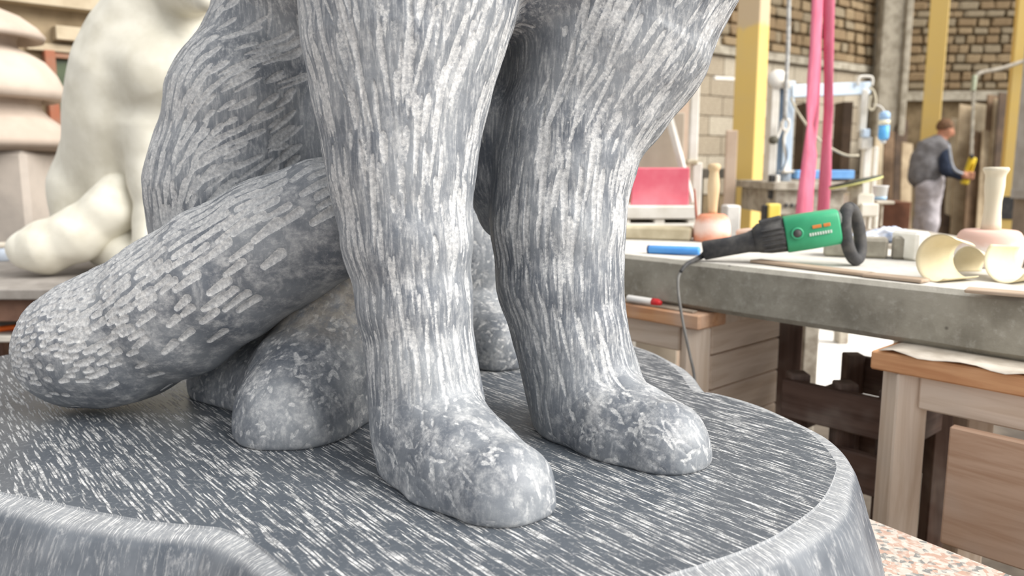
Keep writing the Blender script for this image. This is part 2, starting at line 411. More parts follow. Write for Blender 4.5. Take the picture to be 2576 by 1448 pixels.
MAT_STAT = statue_stone('slate_grey_limestone')
lumps = lump(.0014, 40)
statue = thing('animal_statue', 'large dark grey stone statue of a seated animal, chisel-marked, on its own plinth', 'statue', (0, 1.4, ZP))
def carve_body():
    def fine(V, Q):
        px, py = pix(V); c = Q[:, 0]; n = np.cross(V[Q[:, 2]]-V[Q[:, 0]], V[Q[:, 3]]-V[Q[:, 1]])
        n /= np.maximum(np.linalg.norm(n, axis=1), 1e-9)[:, None]; d = CAMP-V[c]; d /= np.linalg.norm(d, axis=1)[:, None]
        return (py[c] > -300) & (np.einsum('ij,ij->i', n, d) > -.25)
    V, Q, Nn = sdf_mesh(body_prims, .0050, ZP-.002, lumps, fine, 2)
    idx = nearest(body_prims, V); grp = np.array([p[6] for p in body_prims])[idx]
    axis = np.array([(p[2]-p[1])/np.linalg.norm(p[2]-p[1]) for p in body_prims])[idx]
    # fibre coordinates for the fine grain: far along, tight across
    px, py = pix(V); t = axis
    Z = V[:, 2]
    def tang(i):
        g = grp[i]
        if g == 1:
            d = axis[i].copy(); d[2] -= .2
            if py[i] < 420 and px[i] < 1230: d[0] -= .42*(px[i]-1015)/250*np.clip((420-py[i])/200, 0, 1)
            if py[i] < 330 and px[i] > 1400: d[0] -= (.30+.35*(px[i]-1500)/250)*np.clip((330-py[i])/100, 0, 1)
            return d+rng.normal(0, .07, 3)
        if g == 2: return axis[i]+np.array([0, 0, -.3])+rng.normal(0, .45, 3)
        if g == 3:
            f = np.clip((px[i]-430)/140, 0, 1)*np.clip((720-py[i])/200, .4, 1)
            return np.array([-.12-.9*f, 0, -1+.42*f])+rng.normal(0, .06, 3)
        if g == 5: return np.array([-.5, .3, -.6])+rng.normal(0, .6, 3)
        return np.array([.05, 0, -1])+rng.normal(0, .2, 3)
    vis = (py > -340) & (px > 250) & (px < 2050) & (np.einsum('ij,ij->i', Nn, CAMP-V) > -.15)
    cand = np.nonzero(vis)[0]; strokes = []; h2 = .0023**2
    def sow(mask, cov, L, Wd, dp, val):
        ids = cand[mask[cand]]; n = int(cov*len(ids)*h2/((L[0]+L[1])*(Wd[0]+Wd[1])/4))
        if len(ids) == 0: return
        for i in rng.choice(ids, n):
            strokes.append((V[i], Nn[i], tang(i), rng.uniform(*L), rng.uniform(*Wd), dp*rng.uniform(.6, 1.2), rng.uniform(*val)))
    up = py < 640; onleg = grp == 1
    shade = px < 1260+0*px; web = (grp == 7) | ((px > 1205) & (px < 1420) & (py < 540) & onleg & (Nn[:, 0] < -.35))
    onleg = onleg & ~web
    sow(onleg & up, .62, (.05, .16), (.005, .012), .0017, (.45, 1.05))
    sow(onleg & up, .40, (.03, .07), (.005, .012), .0009, (.3, .65))
    sow(onleg & ~up, .70, (.04, .12), (.004, .008), .0008, (.3, .75))
    sow(grp == 2, .55, (.012, .040), (.004, .009), .0006, (.3, .6))
    sow(grp == 3, .95, (.035, .10), (.007, .013), .0019, (.7, 1.3))
    sow(web, .12, (.03, .08), (.004, .008), .0008, (.3, .6))
    sow(grp == 4, .45, (.03, .08), (.006, .011), .0012, (.3, .7))
    sow(grp == 5, .55, (.012, .035), (.005, .010), .0007, (.3, .6))
    kd = make_kd(V); att, dis = stamp(V, Nn, kd, strokes, .0026, False)
    V = V-Nn*dis[:, None]
    me = np_mesh('body', V, Q)
    me.attributes.new('chisel', 'FLOAT', 'POINT').data.foreach_set('value', att.astype(np.float32))
    c = P(850, 770, 1.5); du = np.clip(1.25-np.linalg.norm((V-c)/np.array([.13, .15, .13]), axis=1), 0, 1)
    du = np.maximum(du, .55*np.clip(1-np.linalg.norm((V-P(745,420,1.62))/np.array([.05,.1,.3]), axis=1), 0, 1))
    me.attributes.new('dust', 'FLOAT', 'POINT').data.foreach_set('value', du.astype(np.float32))
    fl = np.where(((grp == 1) | (grp == 3) | (grp == 4) | (grp == 7))[:, None], V*np.array([150, 150, 16]), V*np.array([26, 26, 22]))
    me.attributes.new('flow', 'FLOAT_VECTOR', 'POINT').data.foreach_set('vector', fl.astype(np.float32).ravel())
    return link('body', me, MAT_STAT, statue)
def carve_tail():
    V, Q, Nn = sdf_mesh(tail_prims, .0046, ZP-.002, lump(.0015, 30), lambda V, Q: np.ones(len(Q), bool), 2)
    kd = make_kd(V); strokes = []
    # scale-like gouges in staggered rows along the tail
    A = [p[1] for p in tail_prims]+[tail_prims[-1][2]]; R = [p[3] for p in tail_prims]+[tail_prims[-1][4]]
    seg = np.cumsum([0]+[np.linalg.norm(b-a) for a, b in zip(A[:-1], A[1:])]); tot = seg[-1]
    s = .05; row = 0; up = np.array([0, 0, 1.])
    while s < tot+.09:
        f = min(s/tot, 1.0); L = .072*(1-f)+.020*f; Wd = .0180*(1-f)+.0120*f
        sc = min(s, tot); i = min(np.searchsorted(seg, sc, 'right')-1, len(A)-2); u = (sc-seg[i])/(seg[i+1]-seg[i])
        c = A[i]*(1-u)+A[i+1]*u; r = R[i]*(1-u)+R[i+1]*u; t = (A[i+1]-A[i]); t = t/np.linalg.norm(t)
        over = max(s-tot, 0)
        e1 = up-t*(t@up); e1 /= np.linalg.norm(e1); e2 = np.cross(t, e1)          # e1 up, e2 sideways
        n = int(2*math.pi*r/(Wd*1.02))
        for k in range(n):
            ph = 2*math.pi*(k+.5*(row % 2)+rng.uniform(-.18, .18))/n
            o = e1*math.cos(ph)+e2*math.sin(ph)
            low = -o[2]                                                # underside stays nearly smooth
            keep = 1.0 if low < -.05 else (.62 if low < .35 else (.30 if low < .65 else .04))
            if f < .45 and low > .0: keep *= .42
            if f < .16 and low > -.15: keep *= .30
            if rng.random() > keep: continue
            p = c+o*(math.sqrt(max(r*r-over*over, 1e-4)))+t*(over+rng.uniform(-.3, .3)*L)
            co, j, _ = kd.find(p)
            d = t+np.array([0, 0, -.25*(1-f)])+rng.normal(0, .06, 3)
            strokes.append((V[j], Nn[j], d, L*rng.uniform(.8, 1.25), Wd*rng.uniform(.75, 1.12), .0024, rng.uniform(.95, 1.45)))
        s += L*.72; row += 1
    att, dis = stamp(V, Nn, kd, strokes, .002); V = V-Nn*dis[:, None]
    me = np_mesh('tail', V, Q)
    me.attributes.new('chisel', 'FLOAT', 'POINT').data.foreach_set('value', att.astype(np.float32))
    me.attributes.new('dust', 'FLOAT', 'POINT').data.foreach_set('value', np.zeros(len(V), np.float32))
    me.attributes.new('flow', 'FLOAT_VECTOR', 'POINT').data.foreach_set('vector', (V*np.array([24, 24, 34])+40).astype(np.float32).ravel())
    return link('tail', me, MAT_STAT, statue)
carve_body(); carve_tail()

# plinth: irregular outline, flat tooled top, chiselled margin, flaring sides
def spline(pts, n=6):
    pts = [np.asarray(p, float) for p in pts]; out = []; m = len(pts)
    for i in range(m):
        p0, p1, p2, p3 = pts[i-1], pts[i], pts[(i+1) % m], pts[(i+2) % m]
        for k in range(n):
            t = k/n; out.append(.5*((2*p1)+(p2-p0)*t+(2*p0-5*p1+4*p2-p3)*t*t+(3*p1-p0-3*p2+p3)*t**3))
    return np.array(out)
rim_px = [(1676,1445),(1755,1421),(1892,1373),(1978,1328),(2064,1260),(2100,1191),(2099,1156),(2057,1105),(2005,1070),(1890,1020),(1790,990),(1742,980),(1711,940),(1670,906),(1589,871)]
rim = [G(x, y, ZP)[:2] for x, y in rim_px]+[np.array(p) for p in [(.10,2.25),(-.45,2.32),(-1.0,2.12),(-1.28,1.78),(-1.12,1.38)]] \
    + [G(x, y, ZP)[:2] for x, y in [(-110,1215),(0,1236),(120,1258),(227,1282),(378,1309),(511,1322),(568,1330),(643,1364),(738,1440)]]+[np.array(p) for p in [(-.20,.80),(-.05,.72),(.08,.78)]]
rim = spline(rim, 8)
def plinth():
    n = len(rim); tn = np.roll(rim, -1, 0)-np.roll(rim, 1, 0); tn /= np.linalg.norm(tn, axis=1)[:, None]
    nrm = np.stack([tn[:, 1], -tn[:, 0]], 1)
    area = .5*np.sum(rim[:, 0]*np.roll(rim[:, 1], -1)-np.roll(rim[:, 0], -1)*rim[:, 1])
    if area < 0: nrm = -nrm
    for _ in range(12): nrm = .5*nrm+.25*(np.roll(nrm, 1, 0)+np.roll(nrm, -1, 0))
    nrm /= np.linalg.norm(nrm, axis=1)[:, None]
    s = np.concatenate([[0], np.cumsum(np.linalg.norm(np.diff(rim, axis=0), axis=1))])
    prof = [(0, 0), (.0015, -.003), (.008, -.004), (.022, -.006), (.030, -.010), (.038, -.022), (.048, -.045), (.064, -.090), (.086, -.145), (.102, -.198), (.104, -.224)]
    V, UV = [], []
    for w, z in prof:
        wob = 1+.12*np.sin(s*9)+.08*np.sin(s*23+1)
        q = rim+nrm*(w*wob)[:, None]; V.append(np.column_stack([q, np.full(n, ZP+z)])); UV.append(np.column_stack([s, np.full(n, w-z*.6)]))
    V = np.concatenate(V); UV = np.concatenate(UV); fs = [tuple(range(n))]
    if area < 0: fs = [tuple(range(n))[::-1]]
    for r in range(len(prof)-1):
        for k in range(n):
            a, b = r*n+k, r*n+(k+1) % n; q = (a, a+n, b+n, b); fs.append(q if area > 0 else q[::-1])
    me = mesh('plinth', V, fs); uvl = me.uv_layers.new(name='UVMap')
    for L in me.loops: uvl.data[L.index].uv = UV[L.vertex_index]
    me.materials.append(statue_stone('tooled_plinth_top', top=True)); me.materials.append(statue_stone('plinth_margin', band=True))
    mi = [1]*len(me.polygons); mi[0] = 0; me.polygons.foreach_set('material_index', mi)
    sm = [True]*len(me.polygons); sm[0] = False; me.polygons.foreach_set('use_smooth', sm)
    o = link('plinth', me, None, statue); sharp(o, 40); return o
plinth()
# ================================================================== the workshop: floor and walls
floor_m = plain('dusty_floor', rgb(120,110,98), rgb(80,72,64), 3, .9, .3)
fl = link('floor', mesh('floor', [(-14,-4,0),(16,-4,0),(16,18,0),(-14,18,0)], [(0,1,2,3)], False), floor_m); tag(fl, kind='structure')
render_m = plain('dusty_wall_render', rgb(168,150,122), rgb(128,112,88), 2.5, .9, .3)
mortar_m = plain('old_mortar', rgb(140,122,94), rgb(108,92,68), 6, .95, .5)
concrete_m = plain('grey_concrete', rgb(176,168,152), rgb(140,132,116), 8, .9, .25)
rubble_ms = [plain('rubble_stone_%s' % n, rgb(*a), rgb(*b), 14, .95, .6) for n, a, b in (('tan', (158,138,108), (116,98,72)), ('brown', (146,124,94), (106,88,64)), ('grey', (152,138,114), (112,100,80)))]
block_ms = [plain('concrete_block_%s' % n, rgb(*a), rgb(*b), 12, .95, .4) for n, a, b in (('light', (186,176,158), (158,148,130)), ('mid', (168,156,136), (140,128,110)))]

def wall_box(name, a, b, z0, z1, th, mat):
    """a, b: plan points of the face seen; the wall's thickness lies behind"""
    a = np.array([*a[:2], 0.]); b = np.array([*b[:2], 0.]); d = b-a; L = np.linalg.norm(d); d /= L; nb = np.array([-d[1], d[0], 0])
    if nb[1] < 0: nb = -nb
    c = (a+b)/2+nb*th/2; c[2] = (z0+z1)/2
    return tag(board(name, c, d, (L, th, z1-z0), mat, bev=0), kind='structure'), a, d, nb, L
WS0, WS1 = P(1480, 400, 8.6), P(2235, 400, 12.3)
wall_side, wa, wdv, wnb, wL = wall_box('wall_side', WS0, WS1, 0, 6.2, .3, mortar_m)
wall_back, ba, bdv, bnb, bL = wall_box('wall_back', P(2190, 400, 12.25), P(3900, 400, 11.7), 0, 6.2, .3, mortar_m)
rough = []
for v in range(5):                                        # a few irregular stones, shared by all
    bm = bmesh.new(); bmesh.ops.create_cube(bm, size=1)
    bmesh.ops.bevel(bm, geom=bm.edges[:], offset=.13, segments=1, affect='EDGES')
    r2 = random.Random(v)
    for q in bm.verts: q.co += Vector((r2.uniform(-.07,.07), r2.uniform(-.05,.05), r2.uniform(-.07,.07)))
    me = bpy.data.meshes.new('stone'); bm.to_mesh(me); bm.free(); rough.append(me)
def lay(wallobj, a, d, nb, s0, s1, z0, z1, w, h, name, mats, irregular=True, limit=140):
    z = z0; n = 0; row = 0
    while z < z1 and n < limit:
        hh = h*random.uniform(.8, 1.25) if irregular else h
        s = s0-random.uniform(0, w[0])*(1 if irregular else 0)-(w[0]*.5 if (row % 2 and not irregular) else 0)
        while s < s1 and n < limit:
            ww = random.uniform(*w)
            src = rough[random.randrange(5)] if irregular else BLK
            me = src.copy() if False else src
            o = bpy.data.objects.new(name, me); COL.objects.link(o)
            c = a+d*(s+ww/2)-nb*(random.uniform(.0, .03) if irregular else .006); c = np.array([c[0], c[1], z+hh/2])
            M = frame(c, d) @ Matrix.Diagonal((ww-.025 if irregular else ww-.012, .10 if irregular else .03, hh-.025 if irregular else hh-.012, 1))
            o.parent = wallobj; o.matrix_parent_inverse = ROOTM[wallobj.name].inverted(); o.matrix_basis = M
            if not me.materials: me.materials.append(mats[0])
            o.material_slots[0].link = 'OBJECT'; o.material_slots[0].material = random.choice(mats)
            s += ww; n += 1
        z += hh; row += 1
BLK = box_mesh(1, 1, 1, .02); BLK.materials.append(block_ms[0])
def along(px, a, d):                                      # where a pixel column meets a wall's plan line
    k = (px-W_PX/2)/F_PX*cT                               # X = k * Y (level)
    return (k*a[1]-a[0])/(d[0]-k*d[1])
LEDGE = CAMZ+1.36
lay(wall_side, wa, wdv, wnb, along(1800, wa, wdv), along(2225, wa, wdv), LEDGE+.05, LEDGE+1.9, (.13, .34), .13, 'stone', rubble_ms, True, 220)
lay(wall_side, wa, wdv, wnb, along(1600, wa, wdv), along(2225, wa, wdv), .9, LEDGE-.05, (.48, .481), .235, 'block', block_ms, False, 130)
lay(wall_back, ba, bdv, bnb, along(2262, ba, bdv), along(2640, ba, bdv), CAMZ+1.12, CAMZ+3.0, (.12, .32), .125, 'stone', rubble_ms, True, 220)
def ledge(name, wallp, z, h, out, px0, px1, mat):
    a, d, nb = wallp; s0, s1 = along(px0, a, d), along(px1, a, d); c = a+d*(s0+s1)/2-nb*out/2; c = np.array([c[0], c[1], z])
    return tag(board(name, c, d, (s1-s0, out, h), mat), kind='structure')
ledge('trim_1', (wa, wdv, wnb), LEDGE, .10, .07, 1600, 2225, concrete_m)
ledge('trim_2', (ba, bdv, bnb), CAMZ+1.02, .14, .10, 2262, 2700, concrete_m)
# pilaster between the two walls
pil = P(2236, 300, 11.6); tag(board('trim_3', (pil[0], pil[1]+.25, 3.1), (1,0,.0), (.40, .5, 6.2), concrete_m, bev=.03), kind='structure')
tag(board('trim_4', (pil[0]+.17, pil[1]-.02, 3.1), (1,0,0), (.10, .06, 6.2), concrete_m, bev=.02), kind='structure')
# wall seen past the pale statue
LW0 = P(-260, 300, 5.15); LW1 = LW0+(P(900, 300, 7.4)-LW0)*1.98
wall_left, la, ldv, lnb, lL = wall_box('wall_left', LW0, LW1, 0, 5.2, .3, render_m)
def on_left(name, px0, px1, z0, z1, out, mat, kind='structure'):
    s0, s1 = along(px0, la, ldv), along(px1, la, ldv); c = la+ldv*(s0+s1)/2-lnb*out/2; c = np.array([c[0], c[1], (z0+z1)/2])
    o = board(name, c, ldv, (s1-s0, out, z1-z0), mat); return tag(o, kind=kind)
def zl(px, py):                                           # height on the left wall seen at a pixel
    s = along(px, la, ldv); Y = (la+ldv*s)[1]; return P(px, py, Y)[2]
beam_m = plain('pale_lintel', rgb(186,172,148), rgb(164,150,126), 5, .9, .2)
on_left('trim_5', -200, 700, zl(150, 22), 5.2, .14, beam_m)
on_left('trim_6', 158, 480, zl(250, 112), zl(250, 78), .12, beam_m)
on_left('trim_7', 90, 480, zl(250, 140), zl(250, 122), .06, beam_m)
brown_m = plain('rusty_brown_paint', rgb(136,104,84), rgb(150,88,62), 6, .7, .1)
green_m = plain('dark_green_glass', rgb(72,84,58), rgb(52,62,44), 4, .35, 0)
w1 = tag(link('window_1', box_mesh(1, 1, 1, 0), green_m, None, frame(np.array([*(la+ldv*(along(225, la, ldv)))[:2], (zl(200, 420)+zl(200, 148))/2])-lnb*.02, ldv) @ Matrix.Diagonal((along(300, la, ldv)-along(148, la, ldv), .03, zl(200, 148)-zl(200, 420), 1))), kind='structure')
def on_left_part(name, px0, px1, z0, z1, out, mat, parent):
    s0, s1 = along(px0, la, ldv), along(px1, la, ldv); c = la+ldv*(s0+s1)/2-lnb*out/2; c = np.array([c[0], c[1], (z0+z1)/2])
    return board(name, c, ldv, (s1-s0, out, z1-z0), mat, parent)
# the window's scaled matrix must not reach its parts
w1.data.transform(w1.matrix_basis.to_3x3().to_4x4()); w1.matrix_basis = Matrix.Translation(w1.matrix_basis.translation); ROOTM[w1.name] = w1.matrix_basis.copy()
on_left_part('window_frame', 128, 154, zl(145, 430), zl(145, 130), .10, brown_m, w1)
on_left_part('window_frame', 150, 300, zl(200, 152), zl(200, 140), .08, brown_m, w1)
on_left_part('window_frame', 286, 304, zl(290, 430), zl(290, 140), .10, brown_m, w1)
on_left_part('window_sill', 128, 310, zl(200, 430), zl(200, 418), .14, beam_m, w1)

# ================================================================== granite slab under the plinth
def granite():
    m = N('speckled_granite'); v = m.coord()
    a = m.n('ShaderNodeTexVoronoi'); a.inputs['Scale'].default_value = 110; m.l(v, a.inputs['Vector'])
    h = m.n('ShaderNodeSeparateColor'); m.l(a.outputs['Color'], h.inputs[0])
    col = m.mix(m.ramp(h.outputs[0], .45, .6), (.56,.50,.44,1), (.48,.32,.25,1))
    col = m.mix(m.ramp(h.outputs[1], .78, .86), col, (.22,.22,.21,1))
    col = m.mix(m.math('MULTIPLY', m.ramp(m.noise(v, 60, 5, .7), .45, .65), .6), col, (.68,.64,.58,1))
    return m.done(col, .45, .5)
ZG = ZP-.224
g0 = G(2233, 1319, ZG); g1 = G(2554, 1447, ZG); gd = (g1-g0)/np.linalg.norm(g1-g0); gp = np.array([gd[1], -gd[0], 0]);
if gp[0] > 0: gp = -gp
gslab = thing('granite_slab', 'pink speckled granite slab lying under the dark statue plinth', 'slab', (0,1.2,ZG-.1))
cc = (g0+g1)/2 + gp*1.02 + gd*(-.10); cc[2] = ZG-.05
board('slab', cc, gd, (2.5, 2.04, .10), granite(), gslab, bev=.006)
turn_m = plain('dark_timber', rgb(96,74,58), rgb(66,50,40), 12, .8, .3)
tc = cc.copy(); stand0 = thing('low_trestle', 'dark timber trestle carrying the granite slab below the statue', 'trestle', (tc[0], tc[1], 0))
for s in (-1, 1):
    for q in (-1, 1): bar('leg', tc*[1,1,0]+gd*s*.9+gp*q*.75, tc*[1,1,0]+gd*s*.9+gp*q*.75+[0,0,ZG-.20], .1, .1, turn_m, stand0)
    bar('rail', tc*[1,1,0]+gd*s*.9-gp*.95+[0,0,ZG-.15], tc*[1,1,0]+gd*s*.9+gp*.95+[0,0,ZG-.15], .1, .1, turn_m, stand0)

# ================================================================== pale plaster model behind
ZT = P(100, 690, 3.3)[2]
plaster_m = plain('cream_plaster', rgb(226,222,208), rgb(208,203,187), 6, .75, .12)
wt = [(300,480,3.30,50),(285,522,3.28,60),(200,588,3.26,64),(115,622,3.25,63),(72,628,3.25,50)]
white_body = chain([(222,560,3.50,84),(216,470,3.50,82),(228,400,3.52,66),(275,300,3.62,90)], .05, 3) \
    + chain([(330,560,3.55,120),(325,380,3.5,140),(330,290,3.45,146),(342,190,3.42,142),(372,110,3.40,130),(412,30,3.38,118),(440,-60,3.35,115)], .06, 4) \
    + chain([(395,330,3.30,90),(392,450,3.27,60),(392,560,3.25,48),(396,620,3.22,50),(425,655,3.12,46)], .05, 1)+chain([(490,330,3.40,95),(500,450,3.42,60),(505,560,3.42,50),(515,620,3.38,50),(545,645,3.25,44)], .05, 1) \
    + chain([(430,190,3.30,130),(470,260,3.35,110)], .06, 4) + chain([(440,-60,3.35,110),(470,-40,3.22,70),(520,-5,3.05,36)], .04, 4) + chain([(300,600,3.40,90),(330,650,3.30,50),(345,668,3.2,44)], .04, 5)
V, Q, Nn = sdf_mesh(white_body, .011, ZT, lump(.0016, 26), None, 2)
pale = thing('plaster_model', 'cream plaster model of the same seated animal, behind the dark statue', 'statue', (-1.55, 3.4, ZT))
link('body', np_mesh('body', V, Q), plaster_m, pale)
V, Q, Nn = sdf_mesh(chain(wt, .04, 6), .009, ZT, lump(.002, 30), None, 2)
link('tail', np_mesh('tail', V, Q), plaster_m, pale)
# its table
tg = plain('grey_stone_top', rgb(150,144,138), rgb(124,118,112), 9, .9, .2)
lt = thing('side_table', 'low work table with grey top and brown rail under the plaster model', 'table', (-1.6, 3.3, 0))
tx0, tx1 = P(-420, 727, 3.0)[0], P(640, 727, 3.0)[0]; tyn = G(40, 727, ZT)[1]
board('tabletop', ((tx0+tx1)/2, tyn+.5, ZT-.0205), (1,0,0), (tx1-tx0, 1.0, .04), tg, lt)
brown_rail = plain('reddish_brown_timber', rgb(122,92,76), rgb(96,70,58), 12, .8, .2)
bar('rail', (tx0+.03, tyn+.06, ZT-.085), (tx1-.03, tyn+.06, ZT-.085), .05, .09, brown_rail, lt)
bar('rail', (tx0+.03, tyn+.94, ZT-.085), (tx1-.03, tyn+.94, ZT-.085), .05, .09, brown_rail, lt)
for x in (tx0+.08, tx1-.08):
    for y in (tyn+.08, tyn+.92): bar('leg', (x, y, 0), (x, y, ZT-.04), .07, .07, brown_rail, lt)
board('shelf', ((tx0+tx1)/2, tyn+.45, ZT-.20), (1,0,0), (tx1-tx0-.1, .8, .025), plain('pale_shelf_board', rgb(206,200,190), None, 10), lt)
orange_m = plain('orange_plastic', rgb(250,120,40), rgb(236,96,26), 8, .5, 0)
s0 = np.array([P(20, 768, tyn+.1)[0], tyn+.12, ZT-.1875])
tag(link('orange_strap', tube_mesh([s0+[-.06,.0,.012], s0+[.0,.03,.014], s0+[.05,-.01,.012], s0+[.10,.03,.012]], .011, 8), orange_m), 'orange strap lying on the shelf below the plaster model', 'strap')
jar = thing('small_jar', 'small white and blue jar at left frame edge beside the plaster tail', 'jar', G(12, 655, ZT))
jc = G(12, 655, ZT)
lathe('body', [(.030,0),(.036,.004),(.033,.05),(.024,.062)], plain('pale_blue_glaze', rgb(206,216,230), None, 9, .4, 0), jar, 20, jc)
lathe('lid', [(.024,.062),(.028,.064),(.028,.082),(.02,.088)], plain('cream_lid', rgb(236,226,208), None, 9, .5, 0), jar, 20, jc)

# big carved urn at the far left
UY = 4.75; ux = -45; um = plain('pale_pink_sandstone', rgb(188,174,161), rgb(170,155,142), 3, .85, .15)
up_px = [(0,8),(60,14),(108,36),(140,62),(156,84),(152,97),(136,96),(112,84),(98,84),(92,100),(96,116),(120,130),(150,150),(175,185),(190,225),(188,246),(170,253),(150,240),(138,236),(134,252),(136,274),(150,292),(180,318),(212,348),(216,364),(196,374),(180,380)]
u0 = P(ux, 380, UY); zs = lambda y: P(ux, y, UY)[2]-u0[2]
urn = link('carved_urn', lathe_mesh([(r*mpp(UY)*1.02, zs(y)) for r, y in up_px][::-1], 48, u0), um); tag(urn, 'pale sandstone urn with two overhanging rounded rims at left edge', 'urn')
ub = thing('stone_block', 'tall weathered beige stone block carrying the pale urn', 'block', (u0[0], u0[1]+.05, 0))
board('block', (u0[0], u0[1]+.05, (u0[2])/2), (1,.12,0), (.74, .74, u0[2]), plain('weathered_beige_stone', rgb(180,170,160), rgb(156,148,140), 3, .9, .3), ub, bev=.03)

# ================================================================== the long stone workbench and its stands
ZB = CAMZ-.28
A1 = G(1620, 645, ZB); A2 = G(2576, 747, ZB); BD = (A2-A1)/np.linalg.norm(A2-A1); BN = np.array([-BD[1], BD[0], 0])
def bp(s, w, z=ZB): q = A1+BD*s+BN*w; q[2] = z; return q   # along, back, height
def bm_mat():
    m = N('worn_concrete'); v = m.coord()
    f = m.noise(v, 6, 6, .65); g = m.noise(v, 40, 5, .7)
    col = m.mix(m.ramp(f, .35, .7), rgb(168,163,150), rgb(132,127,115))
    col = m.mix(m.math('MULTIPLY', m.ramp(g, .5, .75), .5), col, rgb(196,192,182))
    vo = m.n('ShaderNodeTexVoronoi'); vo.inputs['Scale'].default_value = 9; m.l(v, vo.inputs['Vector'])
    col = m.mix(m.ramp(vo.outputs['Distance'], .07, .03), col, rgb(84,80,72))
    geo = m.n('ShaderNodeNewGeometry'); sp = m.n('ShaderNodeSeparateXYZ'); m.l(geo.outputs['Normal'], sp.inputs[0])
    col = m.mix(m.math('MULTIPLY', m.ramp(sp.outputs[2], .6, .95), m.math('SUBTRACT', 1.0, m.math('MULTIPLY', m.ramp(g, .45, .75), .35))), col, rgb(206,202,194))     # paler grey where the surface faces up
    m.bump(g, .35, .006); return m.done(col, .9, .25)
bench = thing('stone_workbench', 'long thick grey concrete workbench slab holding the green grinder', 'workbench', bp(.3, .4, ZB-.142))
def slab_mesh():
    L0, L1, n = -1.3, 2.2, 46; V = []; F = []
    r3 = random.Random(3)
    for i in range(n+1):
        s = L0+(L1-L0)*i/n; j = r3.uniform(-.004, .004); k = r3.uniform(-.007, .004)
        for w, z in ((.012+j, 0), (j, -.012), (k, -.128), (.012, -.142), (.80, -.142), (.80, -.01), (.79, 0)): V.append(bp(s, w, ZB+z))
    for i in range(n):
        for k in range(7): F.append((i*7+k, i*7+(k+1) % 7, (i+1)*7+(k+1) % 7, (i+1)*7+k))
    F.append(tuple(range(7))[::-1]); F.append(tuple(n*7+k for k in range(7)))
    me = mesh('slab', V, F, True); bm = bmesh.new(); bm.from_mesh(me); bmesh.ops.recalc_face_normals(bm, faces=bm.faces); bm.to_mesh(me); bm.free(); return me
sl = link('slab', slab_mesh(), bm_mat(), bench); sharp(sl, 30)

pale_w = wood('dusty_pale_timber', rgb(230,212,194), rgb(210,188,166))
orange_w = wood('fresh_orange_timber', rgb(218,166,122), rgb(196,140,98))
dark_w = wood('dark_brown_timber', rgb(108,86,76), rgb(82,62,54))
ZS = ZB-.146                                              # top of the stands
def stand(label, c0, L, Wd, slats, panel, dark_post):
    """c0: near right corner (s, w) on the bench axes; runs left L and back Wd"""
    s1, w0 = c0; r = thing('timber_stand', label, 'stand', bp(s1-L/2, w0+Wd/2, 0), 'timber stands under the workbench')
    B = lambda s, w, z: bp(s, w, z)
    # top boards along the length; the front one shows its sawn edge
    nb = 4
    for i in range(nb):
        w = w0+Wd*(i+.5)/nb
        bar('top_board', B(s1-L, w, ZS-.022), B(s1, w, ZS-.022), Wd/nb-.004, .044, orange_w if i == 0 else pale_w, r)
    for s in (s1-L+.06, s1-.05):
        for w in (w0+.06, w0+Wd-.05):
            dk = dark_post and s > s1-.1 and w > w0+.2
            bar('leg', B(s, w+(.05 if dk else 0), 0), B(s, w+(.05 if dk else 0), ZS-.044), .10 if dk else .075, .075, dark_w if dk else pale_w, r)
    bar('rail', B(s1-L+.10, w0+.05, ZS-.085), B(s1-.09, w0+.05, ZS-.085), .03, .08, pale_w, r)
    for z0, hh in slats:
        bar('slat', B(s1-.03, w0+.10, ZS-z0), B(s1-.03, w0+Wd-.09, ZS-z0), hh, .025, pale_w, r, up=(BD[0], BD[1], 0))
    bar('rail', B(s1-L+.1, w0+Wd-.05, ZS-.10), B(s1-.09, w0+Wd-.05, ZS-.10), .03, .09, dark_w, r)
    bar('rail', B(s1-L+.1, w0+.05, .18), B(s1-.09, w0+.05, .18), .03, .07, pale_w, r)
    return r
cL = G(1757, 794, ZS); rel = cL-A1; sL, wL = float(rel@BD), float(rel@BN)
st1 = stand('timber stand with slatted end under the left part of the workbench', (sL, wL), .80, .58, [(.085,.100),(.192,.105),(.304,.110),(.412,.100),(.53,.10)], False, True)
cR = G(2190, 881, ZS); rel = cR-A1; sR, wR = float(rel@BD), float(rel@BN)
st2 = stand('timber stand with a pale plank panel under the right part of the workbench', (sR+.95, wR), .95, .60, [(.10,.08)], True, False)
# right stand: wide panel leaning on its front, and the front-left post cross pieces
pan = [G(2360, 1040, 0)]*1
sp0 = float((P(2365, 1045, 1.62)-A1)@BD)
board('front_panel', bp(sR+.50, wR-.012, ZS-.265), BD, (.62, .022, .27), wood('pinkish_planed_timber', rgb(206,174,150), rgb(182,146,120)), st2)
bar('brace', bp(sR+.12, wR+.06, ZS-.50), bp(sR+.62, wR+.10, ZS-.62), .07, .03, pale_w, st2)
